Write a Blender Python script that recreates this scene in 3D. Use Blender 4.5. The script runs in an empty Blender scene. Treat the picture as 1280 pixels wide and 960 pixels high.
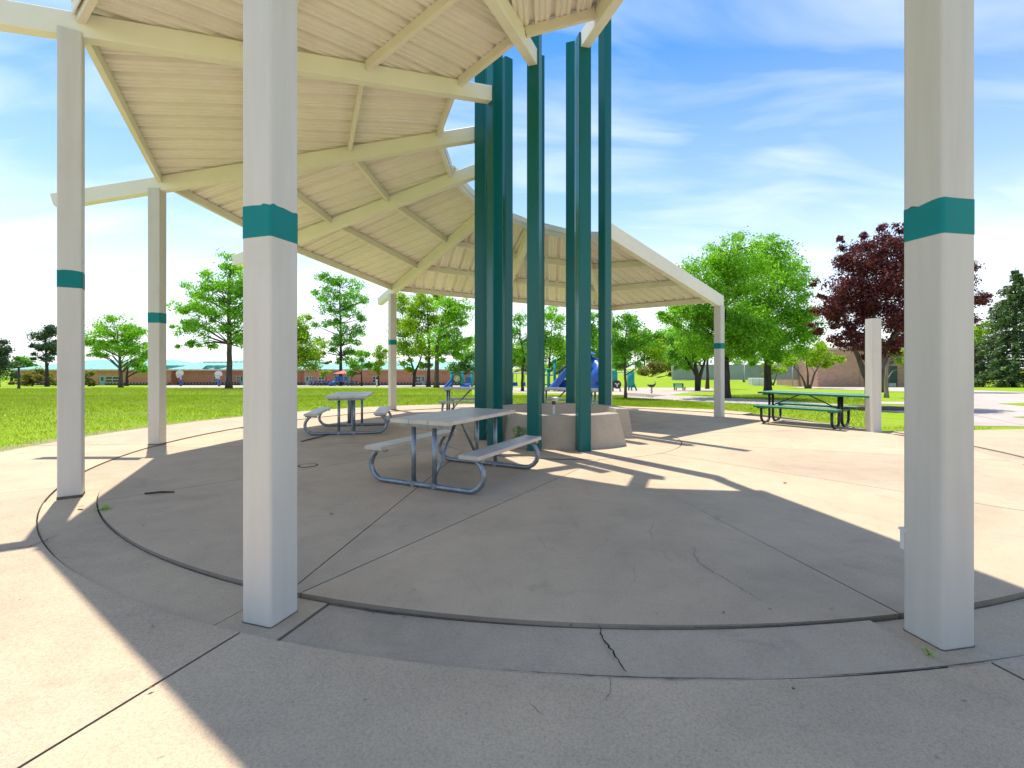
import bpy, bmesh, math, random
import numpy as np
from mathutils import Vector, Matrix

R = math.radians
scene = bpy.context.scene
COL = scene.collection

# ------------------------------------------------------------------ camera
H = 1.38                      # eye height above the plaza, metres
FPX, HORIZ = 603.0, 457.0     # focal length and horizon row for a 1280 px wide frame
cam_d = bpy.data.cameras.new('camera')
cam_d.sensor_width = 36.0
cam_d.lens = 36.0 * FPX / 1280.0
cam_d.shift_y = -(480.0 - HORIZ) / 1280.0
cam_d.clip_end = 3000
cam = bpy.data.objects.new('camera', cam_d)
cam.location = (0, 0, H)
cam.rotation_euler = (R(90), 0, 0)
COL.objects.link(cam)
scene.camera = cam

# ------------------------------------------------------------------ sky, sun, exposure
SUN_AZ, SUN_EL = 36.0, 71.0    # degrees left of straight ahead, degrees up
world = bpy.data.worlds.new('World')
scene.world = world
world.use_nodes = True
wn, wl = world.node_tree.nodes, world.node_tree.links
wn.clear()
wo = wn.new('ShaderNodeOutputWorld')
bg = wn.new('ShaderNodeBackground')
bg.inputs['Strength'].default_value = 0.15
sky = wn.new('ShaderNodeTexSky')
sky.sky_type = 'NISHITA'
sky.sun_disc = False
sky.sun_elevation = R(SUN_EL)
sky.sun_rotation = R(-SUN_AZ)
sky.altitude = 1600
sky.air_density = 1.0
sky.dust_density = 0.5
sky.ozone_density = 1.6
tc = wn.new('ShaderNodeTexCoord')
sep = wn.new('ShaderNodeSeparateXYZ')
wl.new(tc.outputs['Generated'], sep.inputs[0])
# thin cirrus: noise on the sky direction projected on a flat high layer
zc = wn.new('ShaderNodeMath'); zc.operation = 'MAXIMUM'; zc.inputs[1].default_value = 0.0
wl.new(sep.outputs['Z'], zc.inputs[0])
za = wn.new('ShaderNodeMath'); za.operation = 'ADD'; za.inputs[1].default_value = 0.22
wl.new(zc.outputs[0], za.inputs[0])
dv = wn.new('ShaderNodeVectorMath'); dv.operation = 'DIVIDE'
cmb = wn.new('ShaderNodeCombineXYZ')
for k in range(3):
    wl.new(za.outputs[0], cmb.inputs[k])
wl.new(tc.outputs['Generated'], dv.inputs[0]); wl.new(cmb.outputs[0], dv.inputs[1])
mp = wn.new('ShaderNodeMapping')
mp.inputs['Rotation'].default_value = (0, 0, R(24))
mp.inputs['Scale'].default_value = (0.8, 2.6, 1.0)
mp.inputs['Location'].default_value = (3.1, 0.4, 0.0)
wl.new(dv.outputs[0], mp.inputs['Vector'])
n1 = wn.new('ShaderNodeTexNoise')
n1.inputs['Scale'].default_value = 1.7
n1.inputs['Detail'].default_value = 6
n1.inputs['Roughness'].default_value = 0.48
n1.inputs['Distortion'].default_value = 0.5
wl.new(mp.outputs[0], n1.inputs['Vector'])
cr = wn.new('ShaderNodeValToRGB')
cr.color_ramp.elements[0].position = 0.42; cr.color_ramp.elements[0].color = (0, 0, 0, 1)
cr.color_ramp.elements[1].position = 0.86; cr.color_ramp.elements[1].color = (1, 1, 1, 1)
wl.new(n1.outputs['Fac'], cr.inputs[0])
cm = wn.new('ShaderNodeMath'); cm.operation = 'MULTIPLY'; cm.inputs[1].default_value = 0.52
wl.new(cr.outputs[0], cm.inputs[0])
hs = wn.new('ShaderNodeHueSaturation')
hs.inputs['Saturation'].default_value = 1.0
tn = wn.new('ShaderNodeMix'); tn.data_type = 'RGBA'; tn.blend_type = 'MULTIPLY'
tn.inputs['Factor'].default_value = 1.0
tn.inputs['B'].default_value = (0.20, 0.43, 0.60, 1)
wl.new(sky.outputs[0], tn.inputs['A'])
wl.new(tn.outputs['Result'], hs.inputs['Color'])
mx = wn.new('ShaderNodeMix'); mx.data_type = 'RGBA'
mx.inputs['B'].default_value = (4.0, 3.9, 3.65, 1)
wl.new(cm.outputs[0], mx.inputs['Factor'])
wl.new(hs.outputs[0], mx.inputs['A'])
hz = wn.new('ShaderNodeValToRGB')
hz.color_ramp.elements[0].position = 0.03; hz.color_ramp.elements[0].color = (0.93, 0.93, 0.93, 1)
for p_, v_ in ((0.14, 0.70), (0.30, 0.27)):
    e_ = hz.color_ramp.elements.new(p_); e_.color = (v_, v_, v_, 1)
hz.color_ramp.elements[-1].position = 0.56; hz.color_ramp.elements[-1].color = (0, 0, 0, 1)
wl.new(zc.outputs[0], hz.inputs[0])
mx2 = wn.new('ShaderNodeMix'); mx2.data_type = 'RGBA'
mx2.inputs['B'].default_value = (3.1, 3.15, 3.05, 1)
wl.new(hz.outputs[0], mx2.inputs['Factor'])
wl.new(mx.outputs['Result'], mx2.inputs['A'])
wl.new(mx2.outputs['Result'], bg.inputs['Color'])
wl.new(bg.outputs[0], wo.inputs['Surface'])

sun_d = bpy.data.lights.new('sun', 'SUN')
sun_d.energy = 2.0
sun_d.angle = R(0.53)
sun_d.color = (1.0, 0.965, 0.90)
sun = bpy.data.objects.new('sun', sun_d)
to_sun = Vector((-math.sin(R(SUN_AZ)) * math.cos(R(SUN_EL)), math.cos(R(SUN_AZ)) * math.cos(R(SUN_EL)), math.sin(R(SUN_EL))))
sun.rotation_euler = (-to_sun).to_track_quat('-Z', 'Y').to_euler()
sun.location = (0, 0, 60)
COL.objects.link(sun)
scene.view_settings.view_transform = 'Standard'
scene.view_settings.look = 'None'
scene.view_settings.gamma = 1.0
scene.view_settings.exposure = 1.6
scene.view_settings.use_curve_mapping = False

# ------------------------------------------------------------------ ground levels, pixel helpers
LAWN, SLOPE, CREST = -0.05, 0.032, 22.0
def gz(x, y):
    return LAWN - SLOPE * max(0.0, y - CREST)
def at(px, py):               # the point of the lawn plane seen at a pixel of the 1280x960 frame
    k = (py - HORIZ) / FPX
    y = (H - LAWN) / k
    if y > CREST:
        y = (H - LAWN - SLOPE * CREST) / (k - SLOPE)
    return Vector(((px - 640.0) / FPX * y, y, gz(0, y)))
def on_plaza(px, py, z=0.0):
    y = (H - z) * FPX / (py - HORIZ)
    return Vector(((px - 640.0) / FPX * y, y, z))
def at_depth(px, py, y):
    return Vector(((px - 640.0) / FPX * y, y, H - (py - HORIZ) / FPX * y))

# ------------------------------------------------------------------ materials
MATS = {}
def new_mat(name):
    m = bpy.data.materials.new(name); m.use_nodes = True
    MATS[name] = m
    nt = m.node_tree
    return m, nt.nodes, nt.links, nt.nodes['Principled BSDF']
def ramp(n, l, fac, stops):
    c = n.new('ShaderNodeValToRGB')
    els = c.color_ramp.elements
    while len(els) > len(stops): els.remove(els[-1])
    while len(els) < len(stops): els.new(0.5)
    for e, (p, col) in zip(els, stops):
        e.position = p; e.color = (*col, 1)
    l.new(fac, c.inputs[0])
    return c.outputs[0]
def noise(n, l, vec, scale, detail=4, rough=0.6, dist=0.0):
    t = n.new('ShaderNodeTexNoise')
    t.inputs['Scale'].default_value = scale; t.inputs['Detail'].default_value = detail
    t.inputs['Roughness'].default_value = rough; t.inputs['Distortion'].default_value = dist
    l.new(vec, t.inputs['Vector'])
    return t.outputs['Fac']
def mixc(n, l, fac, a, b, mode='MIX'):
    m = n.new('ShaderNodeMix'); m.data_type = 'RGBA'; m.blend_type = mode
    if isinstance(fac, float): m.inputs['Factor'].default_value = fac
    else: l.new(fac, m.inputs['Factor'])
    for s, v in (('A', a), ('B', b)):
        if isinstance(v, tuple): m.inputs[s].default_value = (*v, 1)
        else: l.new(v, m.inputs[s])
    return m.outputs['Result']
def bump(n, l, b, h, strength, dist=0.01):
    k = n.new('ShaderNodeBump'); k.inputs['Strength'].default_value = strength
    k.inputs['Distance'].default_value = dist
    l.new(h, k.inputs['Height']); l.new(k.outputs[0], b.inputs['Normal'])
def pos(n):
    return n.new('ShaderNodeNewGeometry').outputs['Position']
def simple(name, c1, c2=None, scale=6.0, rough=0.6, metal=0.0, bmp=0.0, bscale=None, spec=0.4, stretch=None):
    m, n, l, b = new_mat(name)
    p = pos(n)
    if stretch:
        mpn = n.new('ShaderNodeMapping'); mpn.inputs['Scale'].default_value = stretch
        l.new(p, mpn.inputs['Vector']); p = mpn.outputs[0]
    c2 = c2 or tuple(v * 0.85 for v in c1)
    f = noise(n, l, p, scale, 5, 0.65)
    l.new(ramp(n, l, f, [(0.32, c2), (0.68, c1)]), b.inputs['Base Color'])
    b.inputs['Roughness'].default_value = rough; b.inputs['Metallic'].default_value = metal
    b.inputs['Specular IOR Level'].default_value = spec
    if bmp: bump(n, l, b, noise(n, l, p, bscale or scale * 6, 4), bmp, 0.004)
    return m
def concrete(name, base, dark, seed=0.0, speck=0.5):
    m, n, l, b = new_mat(name)
    p0 = pos(n)
    mpn = n.new('ShaderNodeMapping'); mpn.inputs['Location'].default_value = (seed, seed * 2, 0)
    l.new(p0, mpn.inputs['Vector']); p = mpn.outputs[0]
    big = noise(n, l, p, 0.55, 6, 0.6, 0.4)
    mid = noise(n, l, p, 3.2, 6, 0.7, 0.2)
    fine = noise(n, l, p, 70, 3, 0.7)
    grit = noise(n, l, p, 260, 2, 0.6)
    c = ramp(n, l, big, [(0.28, dark), (0.52, base), (0.8, tuple(min(1, v * 1.10) for v in base))])
    oi = n.new('ShaderNodeObjectInfo')
    tint = ramp(n, l, oi.outputs['Random'], [(0.0, (0.93, 0.93, 0.95)), (1.0, (1.05, 1.03, 1.0))])
    c = mixc(n, l, 1.0, c, tint, 'MULTIPLY')
    c = mixc(n, l, 0.42, c, ramp(n, l, mid, [(0.25, (0.74, 0.74, 0.75)), (0.6, (1.05, 1.04, 1.02))]), 'MULTIPLY')
    c = mixc(n, l, speck, c, ramp(n, l, fine, [(0.3, (0.80, 0.78, 0.78)), (0.5, (1, 1, 1)), (0.72, (1.14, 1.12, 1.1))]), 'MULTIPLY')
    c = mixc(n, l, speck, c, ramp(n, l, grit, [(0.3, (0.70, 0.68, 0.68)), (0.5, (1, 1, 1)), (0.75, (1.2, 1.18, 1.16))]), 'MULTIPLY')
    stain = noise(n, l, p, 1.4, 8, 0.75, 1.2)
    c = mixc(n, l, ramp(n, l, stain, [(0.56, (0, 0, 0)), (0.74, (0.55, 0.55, 0.55))]), c, tuple(v * 0.66 for v in dark))
    spots = noise(n, l, p, 14, 2, 0.5)
    c = mixc(n, l, ramp(n, l, spots, [(0.735, (0, 0, 0)), (0.77, (0.55, 0.55, 0.55))]), c, tuple(v * 0.42 for v in dark))
    l.new(c, b.inputs['Base Color'])
    b.inputs['Roughness'].default_value = 0.88
    b.inputs['Specular IOR Level'].default_value = 0.25
    bump(n, l, b, mixc(n, l, 0.5, fine, grit), 0.25, 0.004)
    return m
M_slab = concrete('concrete_slab', (0.56, 0.425, 0.28), (0.435, 0.335, 0.228), 0.0, 0.62)
M_apron = concrete('concrete_apron', (0.57, 0.435, 0.288), (0.465, 0.36, 0.246), 7.3, 0.9)
M_band = concrete('concrete_band', (0.54, 0.42, 0.28), (0.43, 0.335, 0.228), 3.1, 0.6)
M_path = concrete('concrete_path', (0.50, 0.42, 0.36), (0.42, 0.35, 0.30), 11.0, 0.3)
M_basin = concrete('basin_concrete', (0.50, 0.43, 0.335), (0.40, 0.34, 0.26), 5.0, 0.5)
M_edge = concrete('dirty_slab_edge', (0.30, 0.25, 0.19), (0.20, 0.165, 0.12), 2.0, 0.5)
M_dirt = simple('joint_dirt_litter', (0.20, 0.165, 0.115), (0.09, 0.078, 0.052), 30, 0.95, 0, 0.6, 80)
M_joint = simple('joint_dirt', (0.055, 0.05, 0.035), (0.03, 0.028, 0.02), 9, 0.95)
def painted(name, c, dirt, rough=0.45, stretch=(9, 9, 0.7), spec=0.4):
    m, n, l, b = new_mat(name)
    p = pos(n)
    mpn = n.new('ShaderNodeMapping'); mpn.inputs['Scale'].default_value = stretch
    l.new(p, mpn.inputs['Vector'])
    f = noise(n, l, mpn.outputs[0], 1.3, 6, 0.6)
    g = noise(n, l, p, 2.1, 6, 0.65)
    col = ramp(n, l, f, [(0.3, tuple(v * 0.90 for v in c)), (0.7, c)])
    col = mixc(n, l, ramp(n, l, g, [(0.52, (0, 0, 0)), (0.8, (0.45, 0.45, 0.45))]), col, dirt)
    oi = n.new('ShaderNodeObjectInfo')
    col = mixc(n, l, 1.0, col, ramp(n, l, oi.outputs['Random'], [(0.0, (0.93, 0.925, 0.91)), (1.0, (1.03, 1.03, 1.03))]), 'MULTIPLY')
    sp = noise(n, l, p, 45, 2, 0.5)
    col = mixc(n, l, ramp(n, l, sp, [(0.74, (0, 0, 0)), (0.8, (0.35, 0.35, 0.35))]), col, dirt)
    l.new(col, b.inputs['Base Color'])
    b.inputs['Roughness'].default_value = rough
    b.inputs['Specular IOR Level'].default_value = spec
    bump(n, l, b, noise(n, l, p, 60, 3), 0.05, 0.003)
    return m
M_post = painted('beige_post_paint', (0.635, 0.60, 0.53), (0.51, 0.475, 0.405))
M_beam = painted('cream_beam_paint', (0.86, 0.82, 0.70), (0.74, 0.69, 0.55), 0.45, (1, 1, 1))
M_purlin = painted('cream_purlin_paint', (0.82, 0.77, 0.64), (0.66, 0.60, 0.48), 0.45, (1, 1, 1))
M_teal = painted('teal_paint', (0.000, 0.125, 0.118), (0.006, 0.105, 0.088), 0.24, (9, 9, 0.5), 0.38)
M_tband = painted('teal_band_paint', (0.000, 0.205, 0.20), (0.004, 0.17, 0.16), 0.55, (5, 5, 5), 0.25)
M_deck = painted('cream_roof_metal', (0.89, 0.84, 0.745), (0.74, 0.68, 0.57), 0.45, (1, 1, 1))
M_galv = simple('galvanised_steel', (0.34, 0.38, 0.41), (0.20, 0.24, 0.27), 14, 0.42, 0.75, 0.1)
M_alum = simple('aluminium_plank', (0.62, 0.57, 0.50), (0.50, 0.455, 0.40), 5, 0.38, 0.35, 0.06, 50, stretch=(1, 1, 1))
M_green = simple('green_coating', (0.005, 0.20, 0.11), (0.004, 0.15, 0.085), 8, 0.4)
M_black = simple('black_metal', (0.022, 0.02, 0.018), (0.04, 0.035, 0.03), 8, 0.4)
M_dark = simple('dark_metal', (0.03, 0.032, 0.035), None, 8, 0.5)
M_chrome = simple('fountain_steel', (0.55, 0.56, 0.57), (0.4, 0.4, 0.4), 12, 0.3, 0.8)
M_rust = simple('rusty_coupling', (0.14, 0.06, 0.035), (0.09, 0.04, 0.02), 30, 0.8)
M_white = simple('white_plastic', (0.72, 0.72, 0.70), (0.62, 0.62, 0.60), 4, 0.5)
M_blue = simple('blue_plastic', (0.02, 0.10, 0.42), (0.016, 0.08, 0.34), 4, 0.35)
M_tealp = simple('teal_play_plastic', (0.01, 0.32, 0.30), (0.01, 0.25, 0.24), 4, 0.4)
M_redp = simple('red_canopy', (0.55, 0.10, 0.09), (0.45, 0.08, 0.08), 4, 0.5)
M_tan = simple('tan_panel', (0.55, 0.38, 0.20), (0.45, 0.30, 0.15), 4, 0.5)
M_sand = simple('playground_sand', (0.55, 0.44, 0.34), (0.45, 0.35, 0.26), 3, 0.95, 0, 0.4, 60)
M_mulch = simple('bark_mulch', (0.17, 0.10, 0.075), (0.07, 0.045, 0.03), 14, 0.95, 0, 0.6, 40)
M_bark = simple('grey_bark', (0.15, 0.115, 0.09), (0.055, 0.042, 0.033), 7, 0.95, 0, 0.8, 25, stretch=(1, 1, 0.25))
M_bark2 = simple('dark_bark', (0.085, 0.065, 0.05), (0.03, 0.024, 0.02), 7, 0.95, 0, 0.8, 25, stretch=(1, 1, 0.25))
M_bark3 = simple('pale_bark', (0.30, 0.25, 0.20), (0.16, 0.13, 0.10), 7, 0.95, 0, 0.8, 25, stretch=(1, 1, 0.25))
M_roofT = simple('teal_metal_roof', (0.30, 0.60, 0.46), (0.25, 0.52, 0.40), 0.6, 0.5)
M_trim = simple('pale_trim', (0.60, 0.58, 0.52), None, 2, 0.6)
M_glass = simple('dark_window_glass', (0.02, 0.025, 0.03), (0.035, 0.045, 0.05), 1.5, 0.08, 0, spec=0.8)
M_door = simple('mint_door_paint', (0.32, 0.50, 0.46), None, 3, 0.5)
M_ddoor = simple('dark_green_door_paint', (0.02, 0.07, 0.06), None, 3, 0.45)
M_fence = simple('fence_windscreen', (0.33, 0.38, 0.34), (0.27, 0.31, 0.29), 1.0, 0.9)
M_util = simple('utility_cabinet_paint', (0.55, 0.55, 0.50), None, 4, 0.6)
def brickmat(name, c1, c2, mortar, sx, sz):
    m, n, l, b = new_mat(name)
    p = pos(n)
    s = n.new('ShaderNodeSeparateXYZ'); l.new(p, s.inputs[0])
    a = n.new('ShaderNodeMath'); a.operation = 'ADD'
    l.new(s.outputs['X'], a.inputs[0]); l.new(s.outputs['Y'], a.inputs[1])
    cb = n.new('ShaderNodeCombineXYZ'); l.new(a.outputs[0], cb.inputs[0]); l.new(s.outputs['Z'], cb.inputs[1])
    t = n.new('ShaderNodeTexBrick')
    t.inputs['Color1'].default_value = (*c1, 1); t.inputs['Color2'].default_value = (*c2, 1)
    t.inputs['Mortar'].default_value = (*mortar, 1); t.inputs['Scale'].default_value = 1.0
    t.inputs['Mortar Size'].default_value = 0.012
    t.inputs['Brick Width'].default_value = sx; t.inputs['Row Height'].default_value = sz
    l.new(cb.outputs[0], t.inputs['Vector'])
    f = noise(n, l, p, 0.8, 5)
    l.new(mixc(n, l, 1.0, t.outputs['Color'], ramp(n, l, f, [(0.3, (0.86, 0.86, 0.86)), (0.7, (1.05, 1.05, 1.05))]), 'MULTIPLY'), b.inputs['Base Color'])
    b.inputs['Roughness'].default_value = 0.9
    return m
M_brick = brickmat('red_brick', (0.68, 0.26, 0.14), (0.58, 0.21, 0.115), (0.52, 0.38, 0.29), 0.40, 0.13)
M_block = brickmat('tan_brick', (0.47, 0.275, 0.19), (0.40, 0.22, 0.15), (0.44, 0.31, 0.24), 0.42, 0.2)
M_stripe = simple('pale_brick_course', (0.50, 0.36, 0.26), None, 2, 0.9)
M_base = simple('dark_brick_base', (0.11, 0.07, 0.06), None, 2, 0.9)

def leafmat(name, c1, c2, trans=0.56):
    m, n, l, b = new_mat(name)
    g = n.new('ShaderNodeNewGeometry')
    f = noise(n, l, g.outputs['Position'], 0.9, 3)
    c = ramp(n, l, g.outputs['Random Per Island'], [(0.0, c2), (0.55, c1), (1.0, tuple(v * 1.3 for v in c1))])
    c = mixc(n, l, 0.6, c, ramp(n, l, f, [(0.3, (0.72, 0.76, 0.8)), (0.7, (1.12, 1.08, 0.9))]), 'MULTIPLY')
    l.new(c, b.inputs['Base Color'])
    b.inputs['Roughness'].default_value = 0.55
    b.inputs['Specular IOR Level'].default_value = 0.18
    t = n.new('ShaderNodeBsdfTranslucent')
    tcx = mixc(n, l, 1.0, c, (1.25, 1.35, 0.6), 'MULTIPLY')
    l.new(tcx, t.inputs['Color'])
    ms = n.new('ShaderNodeMixShader'); ms.inputs[0].default_value = trans
    l.new(b.outputs[0], ms.inputs[1]); l.new(t.outputs[0], ms.inputs[2])
    l.new(ms.outputs[0], n['Material Output'].inputs['Surface'])
    return m
L_bright = leafmat('leaf_bright_green', (0.282, 0.524, 0.046), (0.126, 0.293, 0.030))
L_mid = leafmat('leaf_mid_green', (0.203, 0.437, 0.049), (0.091, 0.234, 0.031))
L_yellow = leafmat('leaf_yellow_green', (0.338, 0.481, 0.030), (0.169, 0.288, 0.024))
L_blue = leafmat('leaf_cool_green', (0.155, 0.309, 0.082), (0.073, 0.164, 0.051))
L_pine = leafmat('needle_dark_green', (0.088, 0.144, 0.077), (0.044, 0.075, 0.048), 0.2)
L_spruce = leafmat('needle_spruce_green', (0.156, 0.242, 0.094), (0.055, 0.106, 0.059), 0.2)
L_purple = leafmat('leaf_purple', (0.157, 0.039, 0.044), (0.060, 0.022, 0.030), 0.35)
L_olive = leafmat('leaf_olive', (0.240, 0.228, 0.060), (0.144, 0.132, 0.042))
L_grass = leafmat('grass_blade', (0.33, 0.43, 0.016), (0.20, 0.31, 0.012), 0.5)
def _patchy():                     # drier, paler patches in the blades
    nt = L_grass.node_tree; n, l = nt.nodes, nt.links; b = n['Principled BSDF']
    src = b.inputs['Base Color'].links[0].from_socket
    p = pos(n); f = noise(n, l, p, 0.55, 6, 0.7, 0.5); f2 = noise(n, l, p, 2.4, 4, 0.7)
    c = mixc(n, l, ramp(n, l, f, [(0.46, (0, 0, 0)), (0.68, (0.75, 0.75, 0.75))]), src, (0.44, 0.45, 0.13))
    c = mixc(n, l, 0.7, c, ramp(n, l, f2, [(0.3, (0.72, 0.78, 0.7)), (0.65, (1.08, 1.05, 1.0))]), 'MULTIPLY')
    l.new(c, b.inputs['Base Color'])
    for q_ in n:
        if q_.type == 'BSDF_TRANSLUCENT': l.new(c, q_.inputs['Color'])
_patchy()
def lawnmat():
    m, n, l, b = new_mat('lawn')
    p = pos(n)
    a = noise(n, l, p, 0.35, 6, 0.65); f = noise(n, l, p, 9, 6, 0.75); g = noise(n, l, p, 1.7, 5, 0.7)
    c = ramp(n, l, f, [(0.25, (0.16, 0.25, 0.010)), (0.5, (0.26, 0.375, 0.012)), (0.75, (0.34, 0.44, 0.025))])
    c = mixc(n, l, ramp(n, l, a, [(0.45, (0, 0, 0)), (0.75, (0.5, 0.5, 0.5))]), c, (0.34, 0.37, 0.07))
    c = mixc(n, l, 0.5, c, ramp(n, l, g, [(0.3, (0.75, 0.8, 0.8)), (0.7, (1.1, 1.08, 1.0))]), 'MULTIPLY')
    l.new(c, b.inputs['Base Color']); b.inputs['Roughness'].default_value = 0.9
    b.inputs['Specular IOR Level'].default_value = 0.1
    bump(n, l, b, f, 0.6, 0.05)
    return m
M_lawn = lawnmat()
M_dry = simple('dry_grass_edge', (0.34, 0.29, 0.11), (0.20, 0.22, 0.05), 5, 0.95, 0, 0.6, 40)

# ------------------------------------------------------------------ mesh helpers
class MB:
    def __init__(s): s.v, s.f, s.sm = [], [], []
    def add(s, vs, fs, smooth=False):
        o = len(s.v); s.v += [tuple(p) for p in vs]
        s.f += [tuple(i + o for i in f) for f in fs]; s.sm += [smooth] * len(fs)
        return s
    def box(s, lo, hi):
        x0, y0, z0 = lo; x1, y1, z1 = hi
        return s.add([(x0,y0,z0),(x1,y0,z0),(x1,y1,z0),(x0,y1,z0),(x0,y0,z1),(x1,y0,z1),(x1,y1,z1),(x0,y1,z1)],
                     [(0,3,2,1),(4,5,6,7),(0,1,5,4),(1,2,6,5),(2,3,7,6),(3,0,4,7)])
    def obox(s, c, ax, ay, az):           # centre and three half axes
        c, ax, ay, az = map(Vector, (c, ax, ay, az))
        vs = [c + sx*ax + sy*ay + sz*az for sz in (-1, 1) for sx, sy in ((-1,-1),(1,-1),(1,1),(-1,1))]
        return s.add(vs, [(0,3,2,1),(4,5,6,7),(0,1,5,4),(1,2,6,5),(2,3,7,6),(3,0,4,7)])
    def bar(s, a, b, w, d, up=(0, 0, 1)):  # rectangular bar from a to b
        a, b = Vector(a), Vector(b); t = (b - a).normalized()
        side = t.cross(Vector(up))
        if side.length < 1e-4: side = t.cross(Vector((1, 0, 0)))
        side.normalize(); u = side.cross(t)
        return s.obox((a + b) / 2, (b - a) / 2, side * w / 2, u * d / 2)
    def rpost(s, x, y, z0, z1, half, ang, r=0.012, n=3):   # square tube with rounded corners
        ring = []
        for k, (sx, sy) in enumerate(((1,1),(-1,1),(-1,-1),(1,-1))):
            for j in range(n):
                a = math.pi/2 * k + math.pi/2 * j / (n - 1)
                ring.append((sx*(half - r) + r*math.cos(a), sy*(half - r) + r*math.sin(a)))
        ca, sa = math.cos(ang), math.sin(ang)
        ring = [(x + px*ca - py*sa, y + px*sa + py*ca) for px, py in ring]
        return s.prism(ring, z0, z1)
    def prism(s, ring, z0, z1, ztop=None):
        n = len(ring)
        vs = [(p[0], p[1], z0) for p in ring] + [(p[0], p[1], (ztop[i] if ztop else z1)) for i, p in enumerate(ring)]
        fs = [tuple(range(n - 1, -1, -1)), tuple(range(n, 2*n))]
        fs += [(i, (i+1) % n, n + (i+1) % n, n + i) for i in range(n)]
        return s.add(vs, fs)
    def tube(s, pts, r, seg=8, r1=None, cap=True):
        pts = [Vector(p) for p in pts]; n = len(pts); vs = []; prev = None
        for i, p in enumerate(pts):
            t = (pts[min(i+1, n-1)] - pts[max(i-1, 0)]).normalized()
            if prev is None:
                a = t.cross(Vector((0, 0, 1)))
                if a.length < 1e-3: a = t.cross(Vector((1, 0, 0)))
            else:
                a = prev - t * prev.dot(t)
            a.normalize(); prev = a; b = t.cross(a)
            rr = r if r1 is None else (r + (r1 - r) * i / (n - 1))
            if isinstance(r, (list, tuple)): rr = r[i]
            for k in range(seg):
                q = 2*math.pi*k/seg
                vs.append(p + a*rr*math.cos(q) + b*rr*math.sin(q))
        fs = [(i*seg+k, i*seg+(k+1) % seg, (i+1)*seg+(k+1) % seg, (i+1)*seg+k) for i in range(n-1) for k in range(seg)]
        s.add(vs, fs, True)
        if cap:
            o = len(s.v) - len(vs)
            s.f += [tuple(o + k for k in range(seg-1, -1, -1)), tuple(o + (n-1)*seg + k for k in range(seg))]
            s.sm += [False, False]
        return s
    def lathe(s, prof, c=(0, 0, 0), seg=20):
        vs = [(c[0] + r*math.cos(2*math.pi*k/seg), c[1] + r*math.sin(2*math.pi*k/seg), c[2] + z) for r, z in prof for k in range(seg)]
        fs = [(i*seg+k, i*seg+(k+1) % seg, (i+1)*seg+(k+1) % seg, (i+1)*seg+k) for i in range(len(prof)-1) for k in range(seg)]
        return s.add(vs, fs, True)
    def shift(s, o):
        s.v = [(p[0]-o[0], p[1]-o[1], p[2]-o[2]) for p in s.v]; return s
    def build(s, name, mat, parent=None, org=None, bevel=0.0):
        if org is not None: s.shift(org)
        me = bpy.data.meshes.new(name)
        me.from_pydata(s.v, [], s.f)
        me.polygons.foreach_set('use_smooth', s.sm)
        me.materials.append(mat); me.update()
        if bevel:
            bm = bmesh.new(); bm.from_mesh(me)
            bmesh.ops.remove_doubles(bm, verts=bm.verts, dist=1e-5)
            bmesh.ops.bevel(bm, geom=[e for e in bm.edges if e.calc_face_angle(0) > 0.6], offset=bevel, segments=1, affect='EDGES')
            bm.to_mesh(me); bm.free()
        o = bpy.data.objects.new(name, me)
        COL.objects.link(o)
        if parent is not None: o.parent = parent
        return o
def tag(o, label=None, cat=None, group=None, kind=None):
    if label: o['label'] = label
    if cat: o['category'] = cat
    if group: o['group'] = group
    if kind: o['kind'] = kind
    return o
def thing(name, label, cat, loc, rz=0.0, group=None):
    o = bpy.data.objects.new(name, None); COL.objects.link(o)
    o.location = loc; o.rotation_euler = (0, 0, rz); o.empty_display_size = 0.2
    return tag(o, label, cat, group)
def copy_tree(o, parent=None):
    c = o.copy(); COL.objects.link(c)
    if parent is not None: c.parent = parent
    for ch in list(o.children): copy_tree(ch, c)
    return c
def sheet(name, poly, mat, dz, parent=None, f=gz):   # flat ground sheet following the terrain
    bm = bmesh.new()
    vs = [bm.verts.new((p[0], p[1], 0)) for p in poly]
    fa = bm.faces.new(vs)
    if fa.normal.z < 0 or sum((poly[i][0]*poly[(i+1) % len(poly)][1] - poly[(i+1) % len(poly)][0]*poly[i][1]) for i in range(len(poly))) < 0:
        bmesh.ops.reverse_faces(bm, faces=[fa])
    bmesh.ops.bisect_plane(bm, geom=bm.verts[:] + bm.edges[:] + bm.faces[:], plane_co=(0, CREST, 0), plane_no=(0, 1, 0))
    bmesh.ops.triangulate(bm, faces=bm.faces[:])
    for v in bm.verts: v.co.z = f(v.co.x, v.co.y) + dz
    me = bpy.data.meshes.new(name); bm.to_mesh(me); bm.free(); me.materials.append(mat)
    o = bpy.data.objects.new(name, me); COL.objects.link(o)
    if parent is not None: o.parent = parent
    return o
def rnd(seed): return random.Random(seed)

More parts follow.
